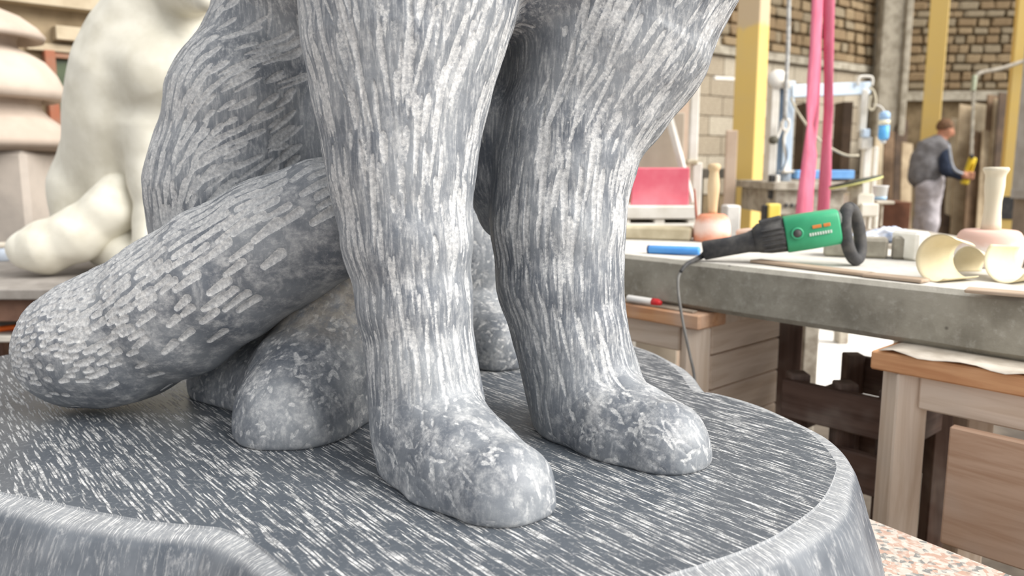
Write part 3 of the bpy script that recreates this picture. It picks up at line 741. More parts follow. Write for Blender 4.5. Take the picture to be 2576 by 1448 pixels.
# things stored between and behind the stands
wb = plain('white_board', rgb(244,242,238), rgb(232,228,222), 5, .7, .05)
wa0, wa1 = P(1970, 800, 4.5), P(2260, 800, 4.1); tag(board('white_sheet', (2.05, 5.15, .012), (1,-.1,0), (1.5, 2.3, .02), wb), 'white board lying on the floor beyond the workbench, seen between the stands', 'board')
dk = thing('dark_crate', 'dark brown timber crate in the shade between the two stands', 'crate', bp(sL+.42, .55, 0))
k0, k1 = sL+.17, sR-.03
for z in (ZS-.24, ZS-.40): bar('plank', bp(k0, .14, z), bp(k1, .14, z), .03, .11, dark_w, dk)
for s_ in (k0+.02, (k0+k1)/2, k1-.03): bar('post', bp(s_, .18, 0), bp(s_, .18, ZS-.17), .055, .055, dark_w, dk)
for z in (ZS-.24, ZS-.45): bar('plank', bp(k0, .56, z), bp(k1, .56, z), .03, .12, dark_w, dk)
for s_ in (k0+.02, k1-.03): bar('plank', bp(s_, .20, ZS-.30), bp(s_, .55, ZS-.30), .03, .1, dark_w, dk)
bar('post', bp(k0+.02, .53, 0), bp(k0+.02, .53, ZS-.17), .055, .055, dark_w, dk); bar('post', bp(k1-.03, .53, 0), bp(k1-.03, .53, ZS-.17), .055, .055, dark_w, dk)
card_m = plain('brown_cardboard', rgb(176,150,112), rgb(150,124,90), 5, .9, .1)
cb = bp(sL+.24, .02, .16); tag(board('cardboard_sheet', cb, BD, (.34, .012, .40), card_m, up=(BN[0]*-.5, BN[1]*-.5, 1)), 'brown cardboard sheet slanting against the stands beside the plinth', 'cardboard')
# paper and rags squeezed between slab and right stand
paper_m = plain('dusty_paper', rgb(226,216,202), rgb(196,184,168), 14, .9, .2)
for k, (s0_, s1_, w) in enumerate(((.02, .37, .02), (.40, .78, .03))):
    V = []; F = []; n = 12
    for i in range(n+1):
        s = sR+s0_+(s1_-s0_)*i/n
        for w_, dz in ((wR-.004+.006*math.sin(i*1.9+k), .004+.005*math.sin(i*1.3+k)), (wR+.05, .003), (wR+.20, .002)): V.append(bp(s, w_, ZS+dz))
    for i in range(n):
        for j in range(2): F.append((i*3+j, i*3+j+1, (i+1)*3+j+1, (i+1)*3+j))
    o = link('paper_sheet', mesh('paper', V, F), paper_m); md = o.modifiers.new('t', 'SOLIDIFY'); md.thickness = .0015
    tag(o, ['crumpled paper sheet on the right stand, at its left end', 'crumpled paper sheet on the right stand, at the frame edge'][k], 'paper')
# loose slips of wood and a marker on the left stand
slip_m = plain('dusty_slip', rgb(178,164,148), rgb(150,136,120), 12, .9, .2)
for k, (sa, sb, w, z, lab) in enumerate(((-.52, -.03, .022, .004, 'thin grey wooden strip lying along the front of the left stand'), (-.45, -.10, .050, .004, 'second thin strip lying behind the front strip on the left stand'))):
    o = bar('wood_strip', bp(sL+sa, wL+w, ZS+z), bp(sL+sb, wL+w+.004, ZS+z), .022, .006, slip_m, bev=.001); tag(o, lab, 'strip')
mk0 = G(1578, 749, ZS+.018); mk1 = G(1664, 762, ZS+.014); md_ = mk1-mk0; ml = np.linalg.norm(md_); md_ = md_/ml
mr = thing('marker_pen', 'white marker pen with red cap on the left timber stand', 'marker', mk0)
lathe('barrel', [(.008,0),(.0105,.004),(.0105,ml*.74),(.009,ml*.75)], wb, mr, 16, mk0, md_)
lathe('cap', [(.0115,ml*.74),(.0115,ml*.90),(.006,ml*1.0)], plain('red_plastic', rgb(226,50,56), rgb(206,40,46), 8, .4, 0), mr, 16, mk0, md_)
# ================================================================== things on the workbench
black_m = plain('dusty_black_rubber', rgb(58,58,60), rgb(84,82,80), 30, .75, .15)
green_p = plain('green_casing', rgb(64,166,120), rgb(48,148,104), 6, .45, .03)
steel_m = plain('dusty_grey_metal', rgb(176,174,170), rgb(150,148,144), 20, .5, .1, .3)
gA = P(1768, 627, 2.34); gB = P(2128, 565, 2.24)          # axis of the grinder
ga = gB-gA; gL = np.linalg.norm(ga); ga /= gL
gM = frame(gA, ga); gxl = lambda x, y=0, z=0: np.array(gM @ Vector((x, y, z)))
gr = thing('angle_grinder', 'green and black angle grinder with loop handle lying on the grey workbench', 'grinder', G(1990, 668, ZB))
def rsec(name, secs, mat, parent, seg=20, pw=3.0):
    """rounded-square sections (x, ry, rz, dz) along the grinder's axis"""
    V = []; F = []; n = len(secs)
    for x, ry, rz, dz in secs:
        for k in range(seg):
            a = 2*math.pi*(k+.5)/seg; c, s = math.cos(a), math.sin(a)
            V.append(gxl(x, ry*math.copysign(abs(c)**(2/pw), c), dz+rz*math.copysign(abs(s)**(2/pw), s)))
    for i in range(n-1):
        for k in range(seg): F.append((i*seg+k, i*seg+(k+1) % seg, (i+1)*seg+(k+1) % seg, (i+1)*seg+k))
    F.append(tuple(range(seg))[::-1]); F.append(tuple((n-1)*seg+k for k in range(seg)))
    return link(name, mesh(name, V, F), mat, parent)
q = gL/.42
rsec('rear_handle', [(0,.022,.024,-.004),(.004*q,.026,.028,-.004),(.09*q,.025,.027,-.004),(.135*q,.026,.029,-.002),(.165*q,.036,.036,0)], black_m, gr)
mh = rsec('motor_housing', [(.155*q,.034,.034,.002),(.17*q,.043,.042,.004),(.20*q,.047,.047,.003),(.247*q,.048,.049,.002)], black_m, gr)
for k in range(7):
    y = -.036+.012*k; p0 = gxl(.178*q, y, .049); p1 = gxl(.242*q, y, .053); bar('cooling_rib', p0, p1, .004, .008, black_m, mh, bev=.001)
for k in range(5):
    z = -.03+.014*k; bar('cooling_rib', gxl(.178*q, -.046, z), gxl(.242*q, -.050, z), .006, .004, black_m, mh, bev=.001)
gc = rsec('casing', [(.246*q,.049,.050,.002),(.250*q,.050,.052,.002),(.32*q,.050,.052,.001),(.395*q,.049,.050,0),(.400*q,.046,.047,0)], green_p, gr, 24, 4)
cb_ = gxl(.278*q, -.052, .004)
lathe('brush_cap', [(.017,-.002),(.017,.003),(.012,.004),(.012,.002),(.0,.002)], plain('green_rim', rgb(70,176,130), None, 8, .4, 0), gc, 20, cb_, tuple(gxl(0,-1,0)-gA))
lathe('brush_cap', [(.011,-.002),(.011,.0045),(.0,.005)], black_m, gc, 18, cb_, tuple(gxl(0,-1,0)-gA))
og_m = plain('orange_print', rgb(232,140,70), None, 8, .5, 0); wh_m = plain('white_print', rgb(226,236,226), None, 8, .5, 0)
for x0, x1 in ((.322, .347), (.353, .372)):
    bar('printed_mark', gxl(x0*q, -.0515, .014), gxl(x1*q, -.0512, .014), .0022, .009, og_m, gc, bev=.001)
for k in range(9):                                        # worn white lettering, too small to read
    x = .311+.0072*k; bar('printed_mark', gxl(x*q, -.0515, -.006), gxl((x+.005)*q, -.0513, -.006), .0016, .0085, wh_m, gc, bev=.001)
rsec('gear_head', [(.398*q,.038,.040,0),(.405*q,.040,.042,.002),(.418*q,.034,.036,.004),(.428*q,.022,.024,.006)], steel_m, gr)
rp = []
for k in range(17):
    a = 2*math.pi*k/16; rp.append(gxl(.440*q+.022*math.sin(a), .030*math.sin(a), -.004+.074*math.cos(a)))
ringc = G(2146, 668, ZB); low = min(p[2] for p in rp); sh = (ZB+.0175)-low
loop = [np.array([p[0], p[1], p[2]+sh]) for p in rp]
tube('loop_handle', loop, .0175, black_m, gr, 12, 2)
cab = plain('grey_cable', rgb(128,126,122), rgb(100,98,96), 20, .6, 0)
e0 = gxl(0, 0, -.012)
boot = tube('cable_boot', [gxl(.004,0,-.014), gxl(-.012,-.002,-.022), P(1728,664,2.28), P(1712,684,2.26)], [.010,.008,.006,.005], black_m, gr, 10)
tube('power_cable', [P(1714,682,2.265), P(1706,700,2.255), P(1707,740,2.24), P(1718,810,2.21), P(1735,890,2.19), P(1748,960,2.17), P(1752,1100,2.16), P(1770,1290,2.2), np.array([P(1790,1290,2.3)[0]+.1, 2.3, .01])], .0042, cab, gr, 8, 4)
# blue handled tool behind the cable
bl_m = plain('sky_blue_plastic', rgb(96,170,240), rgb(80,150,226), 8, .35, 0)
b0 = G(1632, 637, ZB)+[0,0,.013]; b1 = P(1764, 624, 2.47); bd_ = (b1-b0); b_l = np.linalg.norm(bd_); bd_ /= b_l
b1 = b0+bd_*b_l; b1[2] = ZB+.016; bd_ = (b1-b0); b_l = np.linalg.norm(bd_); bd_ /= b_l
bt = thing('blue_chisel', 'blue tubular tool handle lying left of the grinder on the workbench', 'tool', b0)
lathe('handle', [(.011,0),(.0135,.003),(.0135,b_l*.95),(.012,b_l*.97)], bl_m, bt, 16, b0, bd_)
lathe('end_cap', [(.0115,-.004),(.0138,-.003),(.0138,.002),(.0115,.003)], plain('navy_plastic', rgb(40,70,120), None, 8, .4, 0), bt, 16, b0, bd_)

# mallets
def mallet(label, c, s, head_m, wood_m, prof_head, prof_handle, lean=(0,0,1)):
    r = thing('stone_mallet', label, 'mallet', c, 'round mallets on the workbench')
    sharp(lathe('head', [(a*s, b*s) for a, b in prof_head], head_m, r, 36, c, lean), 50)
    lathe('handle', [(a*s, b*s) for a, b in prof_handle], wood_m, r, 24, c, lean); return r
def mallet_paint(name, a, b, z0, z1):
    m = N(name); c = m.n('ShaderNodeTexCoord'); sp = m.n('ShaderNodeSeparateXYZ'); m.l(c.outputs['Object'], sp.inputs[0])
    f = m.math('ADD', sp.outputs[2], m.math('MULTIPLY', m.math('SUBTRACT', m.noise(c.outputs['Object'], 25, 4), .5), .04))
    lo = m.ramp(f, z0-.02, z0+.02); hi = m.ramp(f, z1-.015, z1+.015)
    return m.done(m.mix(m.math('MULTIPLY', lo, m.math('SUBTRACT', 1.0, hi)), a, b), .75, .3)   # worn pale where it strikes
c1 = G(1790, 606, ZB); wood_h = plain('pale_turned_wood', rgb(222,200,166), rgb(202,176,138), 14, .6, .1, 0, .3, (1,1,.2))
mallet('terracotta coloured round mallet with turned wooden handle, behind the grinder', c1, 1.0,
       mallet_paint('terracotta_paint', rgb(214,142,112), rgb(232,206,194), ZB+.030, ZB+.080), wood_h,
       [(.064,0),(.068,.003),(.0685,.03),(.067,.055),(.062,.078),(.053,.094),(.044,.101),(.020,.103)],
       [(.016,.098),(.0165,.115),(.0175,.14),(.021,.18),(.0225,.205),(.0195,.235),(.0170,.255),(.0185,.262),(.0225,.268),(.0235,.276),(.021,.284),(.012,.288)])
c2 = G(2484, 668, ZB)
mallet('pale pink round mallet with thick wooden handle, behind the curled sandpaper', c2, 1.0,
       mallet_paint('pink_dusty_paint', rgb(222,186,172), rgb(240,232,226), ZB+.0, ZB+.062), plain('bleached_wood', rgb(226,216,196), rgb(206,196,174), 14, .7, .1, 0, .3, (1,1,.2)),
       [(.080,0),(.084,.004),(.086,.03),(.085,.06),(.081,.085),(.074,.096),(.066,.101),(.020,.103)],
       [(.026,.098),(.0245,.12),(.022,.15),(.0215,.18),(.024,.205),(.0255,.225),(.025,.245),(.026,.255),(.031,.264),(.033,.270),(.030,.275),(.015,.276)])
tag(link('thin_chisel', lathe_mesh([(.005,0),(.005,.14),(.004,.185),(.0015,.195)], 10, G(1778, 604, ZB)+[-.02,.06,0], (-.10,.02,1)), plain('reddish_rod', rgb(176,112,96), rgb(150,90,76), 12, .6, 0)), 'thin reddish chisel standing behind the terracotta mallet', 'chisel')

# stones along the far edge of the bench
st_a = plain('yellowish_stone', rgb(204,194,168), rgb(176,164,138), 10, .9, .3); st_b = plain('grey_rough_stone', rgb(172,166,152), rgb(140,134,122), 12, .9, .4); st_w = plain('white_marble', rgb(250,248,240), rgb(232,228,216), 8, .6, .05)
def on_bench(name, px0, px1, pyb, h, dpt, mat, label, cat='block', rot=None):
    a = G(px0, pyb, ZB); b = G(px1, pyb, ZB); d = (b-a); c = (a+b)/2; n = np.array([-d[1], d[0], 0]); n /= np.linalg.norm(n)
    c = c+n*dpt/2; c[2] = ZB+h/2+.0005
    return tag(board(name, c, d, (np.linalg.norm(d), dpt, h), mat, bev=.008), label, cat)
def slant(name, p0, p1, h, dpt, mat, label, cat='block'):
    a = G(*p0, ZB); b = G(*p1, ZB); d = b-a; n = np.array([-d[1], d[0], 0]); n /= np.linalg.norm(n); c = (a+b)/2+n*dpt/2; c[2] = ZB+h/2+.0005
    return tag(board(name, c, d, (np.linalg.norm(d), dpt, h), mat, bev=.008), label, cat)
slant('stone_block', (1500, 600), (1738, 607), .050, .10, st_a, 'yellowish stone bar on the bench edge left of the terracotta mallet')
slant('stone_block', (1848, 607), (1975, 616), .045, .10, plain('pinkish_stone', rgb(200,176,160), rgb(176,150,134), 10, .9, .2), 'pinkish stone bar on the bench behind the black grinder handle')
slant('stone_block', (2070, 645), (2232, 652), .060, .10, st_b, 'rough grey stone bar on the bench behind the loop handle')
slant('stone_block', (2240, 652), (2296, 655), .070, .10, st_b, 'rough grey stone end piece beside the white marble block')
slant('marble_block', (2303, 658), (2340, 656), .086, .10, st_w, 'small white marble block with sharp edges behind the sandpaper')
slant('stone_block', (2556, 668), (2680, 682), .080, .10, plain('cream_stone', rgb(230,222,206), rgb(206,196,178), 10, .8, .1), 'cream stone block right of the pink mallet at the frame edge')
wd_m = wood('dusty_lath', rgb(186,166,146), rgb(158,136,114))
for a, b, lab in (((1900, 655), (2190, 690), 'long thin dusty lath lying on the bench under the grinder'), ((2180, 690), (2330, 706), 'short dusty lath lying on the bench left of the sandpaper'), ((2430, 728), (2600, 742), 'flat pinkish lath at the bench front edge under the sandpaper')):
    p, q_ = G(*a, ZB+.006), G(*b, ZB+.006); tag(bar('wood_lath', p, q_, .05, .008, wd_m, bev=.002), lab, 'lath')

# curled sandpaper sheets
cream_m = plain('cream_paper_back', rgb(226,214,182), rgb(208,194,158), 6, .8, .03)
def curl(label, c, axis, R, a0, a1, length, grow=0.0, flare=.0):
    """part of a paper roll about a level axis: angles from straight down, turning"""
    ax = np.array([axis[0], axis[1], 0.]); ax /= np.linalg.norm(ax); sd = np.array([-ax[1], ax[0], 0]); V = []; F = []; n, m = 26, 8
    for i in range(n+1):
        t = i/n; a = math.radians(a0+(a1-a0)*t); r = R*(1+grow*t)
        for j in range(m+1):
            u = j/m-.5; rr = r*(1+flare*u*t)
            p = c+ax*length*u*(1-.25*t*t)+sd*(rr*math.sin(a))+np.array([0, 0, R-rr*math.cos(a)]); V.append(p)
    for i in range(n):
        for j in range(m): k = i*(m+1)+j; F.append((k, k+1, k+m+2, k+m+1))
    lowest = min(p[2] for p in V); V = [np.array([p[0], p[1], p[2]-lowest+ZB+.0015]) for p in V]
    o = link('sandpaper_sheet', mesh('sheet', V, F), cream_m); md = o.modifiers.new('thickness', 'SOLIDIFY'); md.thickness = .0016
    return tag(o, label, 'sandpaper', 'curled sandpaper sheets on the workbench')
va = P(2400, 650, 1.9); vd = va/np.linalg.norm(va[:2])
curl('leftmost curled cream sandpaper sheet on the workbench, open towards the right', G(2392, 706, ZB), (.92, .38), .048, -35, 215, .12, .10, -.5)
curl('middle curled cream sandpaper sheet on the workbench, arching over with a lit top', G(2462, 690, ZB), (.99, .12), .046, 80, 262, .085, .12, -1.1)
curl('rightmost curled cream sandpaper sheet on the workbench, cut by the frame edge', G(2568, 708, ZB), (.88, .47), .050, -60, 125, .14, .05, -.3)
# ================================================================== far workshop
def up_box(name, x0, y0, x1, y1, Y, depth, mat, parent=None, rz=0, bev=.006):
    """upright box whose front spans these pixels at distance Y"""
    a = P((x0+x1)/2, (y0+y1)/2, Y); k = dep(a)/F_PX; w, h = (x1-x0)*k, (y1-y0)*k
    d = (math.cos(rz), math.sin(rz), 0); c = a+np.array([-math.sin(rz), math.cos(rz), 0])*depth/2
    return board(name, c, d, (w, depth, h), mat, parent, bev=bev)
def px_tube(name, pts, r, mat, parent=None, seg=8, smooth=3): return tube(name, [P(*p) for p in pts], r, mat, parent, seg, smooth)
def base(px, py, Y): q = P(px, py, Y); return (q[0], q[1], 0)

# yellow columns: paint with pale bare tops
def column_paint(name, z0):
    m = N(name); c = m.n('ShaderNodeTexCoord'); sp = m.n('ShaderNodeSeparateXYZ'); m.l(c.outputs['Object'], sp.inputs[0])
    f = m.math('ADD', sp.outputs[0], m.math('MULTIPLY', m.math('SUBTRACT', m.noise(c.outputs['Object'], 6, 3), .5), .25))
    col = m.mix(m.ramp(f, z0-.04, z0+.04), rgb(228,196,116), rgb(206,184,150))
    col = m.mix(m.math('MULTIPLY', m.ramp(m.noise(c.outputs['Object'], 3, 5), .45, .75), .35), col, rgb(214,190,136))
    return m.done(col, .55, .4)
def column(label, px, Y, size, rz, zpaint, name='steel_column'):
    b = base(px, 350, Y); r = thing(name, label, 'column', b, 'yellow steel columns')
    m = column_paint('column_paint_%d' % int(px), zpaint-3.0)
    link('shaft', box_mesh(6.0, size, size, .008), m, r, Matrix.Translation((b[0], b[1], 3.0)) @ Matrix.Rotation(rz, 4, 'Z') @ Matrix.Rotation(-math.pi/2, 4, 'Y'))
    link('base_plate', box_mesh(size*1.7, size*1.7, .02, .003), steel_m, r, Matrix.Translation((b[0], b[1], .01)) @ Matrix.Rotation(rz, 4, 'Z')); return r
column('nearest yellow steel column, left of the blue machine frame', 1882, 6.75, .198, math.radians(50), P(1880, 65, 6.75)[2])
column('yellow steel column directly behind the man', 2338, 9.95, .205, math.radians(63), 9)
column('yellow steel column at the right frame edge with black band', 2546, 9.2, .15, math.radians(70), 9)
cq = base(2546, 350, 9.2); link('black_band', box_mesh(.17, .17, .26, .004), black_m, bpy.data.objects['steel_column.002'], Matrix.Translation((cq[0], cq[1], P(2530, 522, 9.2)[2])) @ Matrix.Rotation(math.radians(70), 4, 'Z'))

# blue and white stone saw frame
MY = 5.6; lb = plain('pale_blue_paint', rgb(206,218,230), rgb(190,206,222), 5, .5, .05); wp = plain('dusty_white_paint', rgb(232,228,220), rgb(212,206,194), 5, .6, .05); db = plain('slate_blue_paint', rgb(112,130,150), None, 5, .6, .05); bb = plain('bright_blue_paint', rgb(126,178,232), rgb(104,156,214), 5, .5, .05)
gm = plain('grimy_machine_grey', rgb(186,178,164), rgb(140,130,116), 14, .8, .2)
mc = thing('stone_saw', 'pale blue and white stone saw frame behind the red lifting sling', 'machine', base(2050, 500, MY+.3))
z0 = lambda px, Y: 416+1.25*F_PX/Y
mast = up_box('mast', 1962, 212, 1985, 853, MY+.02, .10, lb, mc)
up_box('guide_rail', 1948, 212, 1962, 853, MY+.04, .06, db, mc); up_box('guide_rail', 1928, 190, 1948, 853, MY, .10, wp, mc)
lathe('pulley_cover', [(.0,-.03),(.062,-.03),(.066,0),(.062,.03),(.0,.03)], wp, mc, 28, P(1955, 200, MY+.02), (0,1,0))
up_box('bracket', 1974, 202, 1990, 222, MY-.03, .06, wp, mc)
bm1 = bar('cross_beam', P(1984, 230, MY+.05), P(2180, 222, MY+.25), .09, .085, lb, mc)
up_box('centre_post', 2062, 246, 2075, 853, MY+.06, .05, lb, mc)
rp_ = up_box('right_post', 2166, 225, 2183, 330, MY+.18, .06, wp, mc)
up_box('right_post', 2160, 372, 2178, 853, MY+.18, .06, wp, mc); up_box('right_post', 2184, 372, 2195, 853, MY+.20, .05, wp, mc)
px_tube('hoop', [(2158,215,MY+.15),(2161,196,MY+.15),(2170,192,MY+.15),(2190,193,MY+.15),(2195,200,MY+.15),(2193,216,MY+.15)], .010, wp, mc)
px_tube('hose', [(2186,220,MY+.15),(2198,230,MY+.15),(2203,255,MY+.15),(2196,275,MY+.15),(2186,270,MY+.15),(2190,240,MY+.15)], .009, plain('cream_hose', rgb(206,196,172), None, 9, .6, 0), mc)
px_tube('hose', [(1990,245,MY),(2000,270,MY),(2030,315,MY),(2060,350,MY),(2090,372,MY),(2128,390,MY),(2160,391,MY)], .008, MATS['cream_hose'], mc)
ball = up_box('joint', 2172, 324, 2190, 345, MY+.12, .06, lb, mc); up_box('joint', 2168, 345, 2195, 375, MY+.14, .06, wp, mc)
lathe('hand_knob', [(.0,-.02),(.028,-.02),(.030,0),(.028,.02),(.0,.02)], plain('dark_olive_knob', rgb(104,100,86), None, 9, .7, 0), mc, 18, P(1946, 352, MY-.06), (0,1,0))
px_tube('handle_arm', [(1966,306,MY-.04),(1962,330,MY-.05),(1954,350,MY-.06)], .009, wp, mc); px_tube('handle_arm', [(1984,298,MY-.04),(1984,320,MY-.04),(1972,350,MY-.05),(1978,400,MY-.05),(1972,430,MY-.05)], .010, wp, mc)
px_tube('cable_loop', [(1972,355,MY-.05),(1980,380,MY-.06),(1976,410,MY-.06),(1958,440,MY-.06),(1948,470,MY-.06)], .006, db, mc)
up_box('rail', 2004, 428, 2240-90, 450, MY-.15, .12, bb, mc); up_box('rail', 1972, 428, 2004, 436, MY-.10, .12, wp, mc)
up_box('bed', 1945, 458, 2150, 478, MY-.30, .9, gm, mc); up_box('bed', 1950, 478, 2150, 540, MY-.25, .8, gm, mc)
up_box('leg', 1960, 540, 1985, 869, MY-.2, .1, gm, mc); up_box('leg', 2120, 540, 2145, 869, MY-.2, .1, gm, mc)
for k in range(4): up_box('bolt', 1976+k*14, 512, 1984+k*14, 522, MY-.27, .03, black_m, mc)
up_box('valve', 1938, 440, 1950, 500, MY-.20, .06, black_m, mc); up_box('motor', 1952, 440, 1962, 500, MY-.22, .05, wp, mc)
# water filter
f0 = P(2222, 352, MY+.1); f1 = P(2226, 280, MY+.1); fd = f1-f0; fL = np.linalg.norm(fd); fd /= fL
wf = thing('spray_can', 'blue and white cylinder hanging upright beside the concrete pilaster', 'cylinder', f0)
lathe('body', [(.028,.0),(.036,.02),(.036,fL*.52),(.030,fL*.53)], plain('azure_print', rgb(76,166,232), rgb(120,190,240), 8, .4, 0), wf, 20, f0, fd)
lathe('label', [(.038,fL*.52),(.038,fL*.70),(.030,fL*.70)], plain('white_band', rgb(246,240,214), None, 8, .4, 0), wf, 20, f0, fd)
lathe('shoulder', [(.036,fL*.70),(.036,fL*.92),(.022,fL)], plain('pale_blue_cap', rgb(170,204,240), None, 8, .4, 0), wf, 20, f0, fd)
lathe('nozzle', [(.012,-.024),(.018,-.018),(.018,.0)], plain('white_nozzle', rgb(250,250,248), None, 8, .4, 0), wf, 16, f0, fd)
px_tube('hanger', [(2226,282,MY+.1),(2215,268,MY+.13),(2196,262,MY+.16)], .006, wp, wf)

# red lifting sling: two woven straps
def strap_mat():
    m = N('red_woven_webbing'); f = m.noise(m.coord(scale=(1,1,.15)), 60, 3)
    return m.done(m.mix(f, rgb(196,78,108), rgb(224,138,160)), .6, .3)
rs = strap_mat(); sg = thing('lifting_sling', 'red webbing lifting sling hanging in front of the blue machine frame', 'sling', P(2050, 530, 3.9))
def ribbon(name, rows, mat, parent):
    V = []; F = []; R = []
    for i in range(len(rows)-1):
        for k in range(5):
            t = k/5; R.append([rows[i][j]*(1-t)+rows[i+1][j]*t for j in range(5)])
    R.append(rows[-1])
    for xl, xr, y, Yl, Yr in R: V += [P(xl, y, Yl), P((xl+xr)/2, y, (Yl+Yr)/2-.004), P(xr, y, Yr)]
    for i in range(len(R)-1):
        for j in range(2): F.append((3*i+j, 3*i+j+1, 3*i+j+4, 3*i+j+3))
    o = link(name, mesh(name, V, F), mat, parent); md = o.modifiers.new('thickness', 'SOLIDIFY'); md.thickness = .004; return o
ribbon('strap', [(2044,2071,-40,3.9,3.92),(2037,2064,120,3.9,3.92),(2030,2059,200,3.9,3.93),(2028,2054,260,3.9,3.96),(2030,2044,312,3.9,3.98),(2019,2054,390,3.92,3.94),(2007,2046,480,3.9,3.92),(1998,2042,560,3.9,3.92)], rs, sg)
ribbon('strap', [(2070,2101,-40,4.0,3.97),(2072,2098,120,4.0,3.97),(2074,2096,200,4.0,3.96),(2073,2096,280,4.0,3.96),(2069,2092,350,3.98,3.95),(2062,2092,440,3.97,3.93),(2054,2084,560,3.96,3.92)], rs, sg)
ribbon('strap', [(2060,2064,-40,3.98,4.02),(2058,2064,150,3.98,4.02),(2048,2058,300,4.0,4.02),(2036,2044,420,4.0,4.03)], rs, sg)
# hoist rope with hook
rpm = plain('grey_rope', rgb(196,196,192), rgb(160,160,158), 40, .8, .2)
hr = thing('hoist_rope', 'grey hoist rope with small shackle hanging right of the yellow column', 'rope', P(1972, 350, 5.0))
px_tube('rope', [(1985,-60,5.0),(1983,100,5.0),(1978,200,5.0),(1975,300,5.0)], .013, rpm, hr)
px_tube('shackle', [(1972,296,5.0),(1984,304,5.0),(1984,320,5.0),(1974,328,5.0),(1968,316,5.0),(1972,298,5.0)], .008, wp, hr)

# white post, plywood sheets, red board on a white pallet
PY = 4.3
wpst = thing('white_post', 'white painted post beside the plywood sheets behind the statue', 'post', base(1748, 400, PY))
up_box('post', 1739, 60, 1761, 404, PY, .05, wp, wpst); up_box('post', 1734, 412, 1757, 1000, PY-.01, .07, wp, wpst); up_box('collar', 1728, 402, 1756, 414, PY-.02, .09, st_a, wpst)
ply = plain('pale_plywood', rgb(214,192,172), rgb(196,172,150), 3, .8, .05); ply2 = plain('grey_board', rgb(178,166,150), rgb(164,152,136), 3, .85, .05)
up = [(1628,240,1738,560,PY+.32,ply,'pale plywood sheet standing behind the white post'), (1585,290,1712,560,PY+.16,ply2,'greyish board leaning below the plywood sheet')]
for x0,y0,x1,y1,Y,m,lab in up: tag(up_box('plywood_sheet', x0,y0,x1,416+CAMZ*F_PX/Y-2,Y,.02,m), lab, 'board')
tag(bar('white_strut', P(1682, 290, PY+.06), P(1741, 512, PY-.06), .03, .035, wp), 'slanting white strut leaning to the foot of the white post', 'strut')
red_m = plain('dusty_red_board', rgb(208,88,108), rgb(222,128,140), 3, .7, .05)
rb = up_box('red_board', 1588, 422, 1734, 522, PY-.12, .03, red_m); tag(rb, 'dusty red board standing on the white pallet', 'board')
pl = thing('white_pallet', 'white painted pallet with two slots carrying the red board', 'pallet', base(1670, 560, PY-.2))
k_ = PY-.20
up_box('top_board', 1570, 518, 1752, 551, k_, .35, wp, pl); up_box('bottom_board', 1570, 562, 1752, 590, k_, .35, wp, pl)
for x0, x1 in ((1570,1585),(1646,1672),(1730,1752)): up_box('spacer', x0, 549, x1, 564, k_+.01, .33, wp, pl)
up_box('leg', 1580, 588, 1600, 1010, k_+.05, .06, wp, pl); up_box('leg', 1725, 588, 1745, 1010, k_+.05, .06, wp, pl)
tag(up_box('pale_block', 1826, 517, 1862, 640, 3.6, .1, plain('white_block_paint', rgb(226,222,216), None, 5, .8, .1)), 'pale block standing at the foot of the nearest yellow column', 'block')
bench2 = thing('back_table', 'dark metal table behind the wooden mallet handle', 'table', base(1810, 480, 6.2))
up_box('top', 1750, 424, 1850, 448, 6.2, .5, plain('dark_grey_iron', rgb(104,98,88), rgb(80,76,68), 8, .8, .1), bench2)
for x in (1756, 1796, 1838): up_box('leg', x, 448, x+8, 810, 6.25, .05, MATS['dark_grey_iron'], bench2)
tag(up_box('plank', 1818, 332, 1846, 840, 6.0, .03, ply), 'short pale plank standing left of the nearest yellow column', 'plank')
tag(bar('conduit', P(1796, 196, 8.4), P(1850, 199, 8.8), .03, .035, wp), 'short white pipe on the block wall left of the yellow column', 'pipe')

# disc, bucket, small white machine, cloth
dq = P(2152, 456, 3.6); dm = thing('polishing_disc', 'thin round disc with yellow rim tilted above the white machine', 'disc', dq)
lathe('plate', [(.0,-.004),(.110,-.004),(.112,.003),(.0,.008)], plain('dark_olive_disc', rgb(74,76,62), None, 12, .6, .1), dm, 40, dq, (-.24, .07, 1))
lathe('rim', [(.107,-.010),(.114,-.010),(.114,-.002),(.107,-.002)], plain('pale_yellow_rim', rgb(230,226,150), None, 12, .6, 0), dm, 40, dq, (-.24, .07, 1))
dz = dq-np.array([0,0,0]); 
wm = thing('bench_polisher', 'small white bench machine under the round disc behind the loop handle', 'machine', P(2185, 590, 3.6))
lathe('spindle', [(.022,-.13),(.022,-.05),(.035,-.045),(.03,-.01)], gm, wm, 18, dq)
up_box('head', 2148, 488, 2200, 520, 3.58, .12, wp, wm); up_box('body', 2166, 512, 2212, 545, 3.56, .14, wp, wm)
for x0, x1 in ((2168,2178),(2184,2190),(2198,2210)): up_box('leg', x0, 540, x1, 577, 3.6, .03, wp, wm)
up_box('tray', 2205, 505, 2252, 514, 3.7, .2, gm, wm); up_box('brace', 2214, 514, 2222, 570, 3.75, .03, gm, wm)
bq = P(2213, 506, 3.8); bk = thing('white_bucket', 'small white bucket with blue label on the machine tray', 'bucket', bq)
lathe('pail', [(.026,0),(.028,.002),(.0335,.068),(.036,.070),(.036,.074),(.031,.074),(.028,.01),(.0,.01)], plain('white_plastic', rgb(244,244,242), None, 6, .4, 0), bk, 28, bq)
lathe('label', [(.0288,.006),(.0315,.022),(.030,.022)], plain('pale_blue_label', rgb(176,210,238), None, 6, .4, 0), bk, 28, bq)
cl_m = plain('blue_white_rag', rgb(232,234,240), rgb(150,168,200), 18, .9, .3)
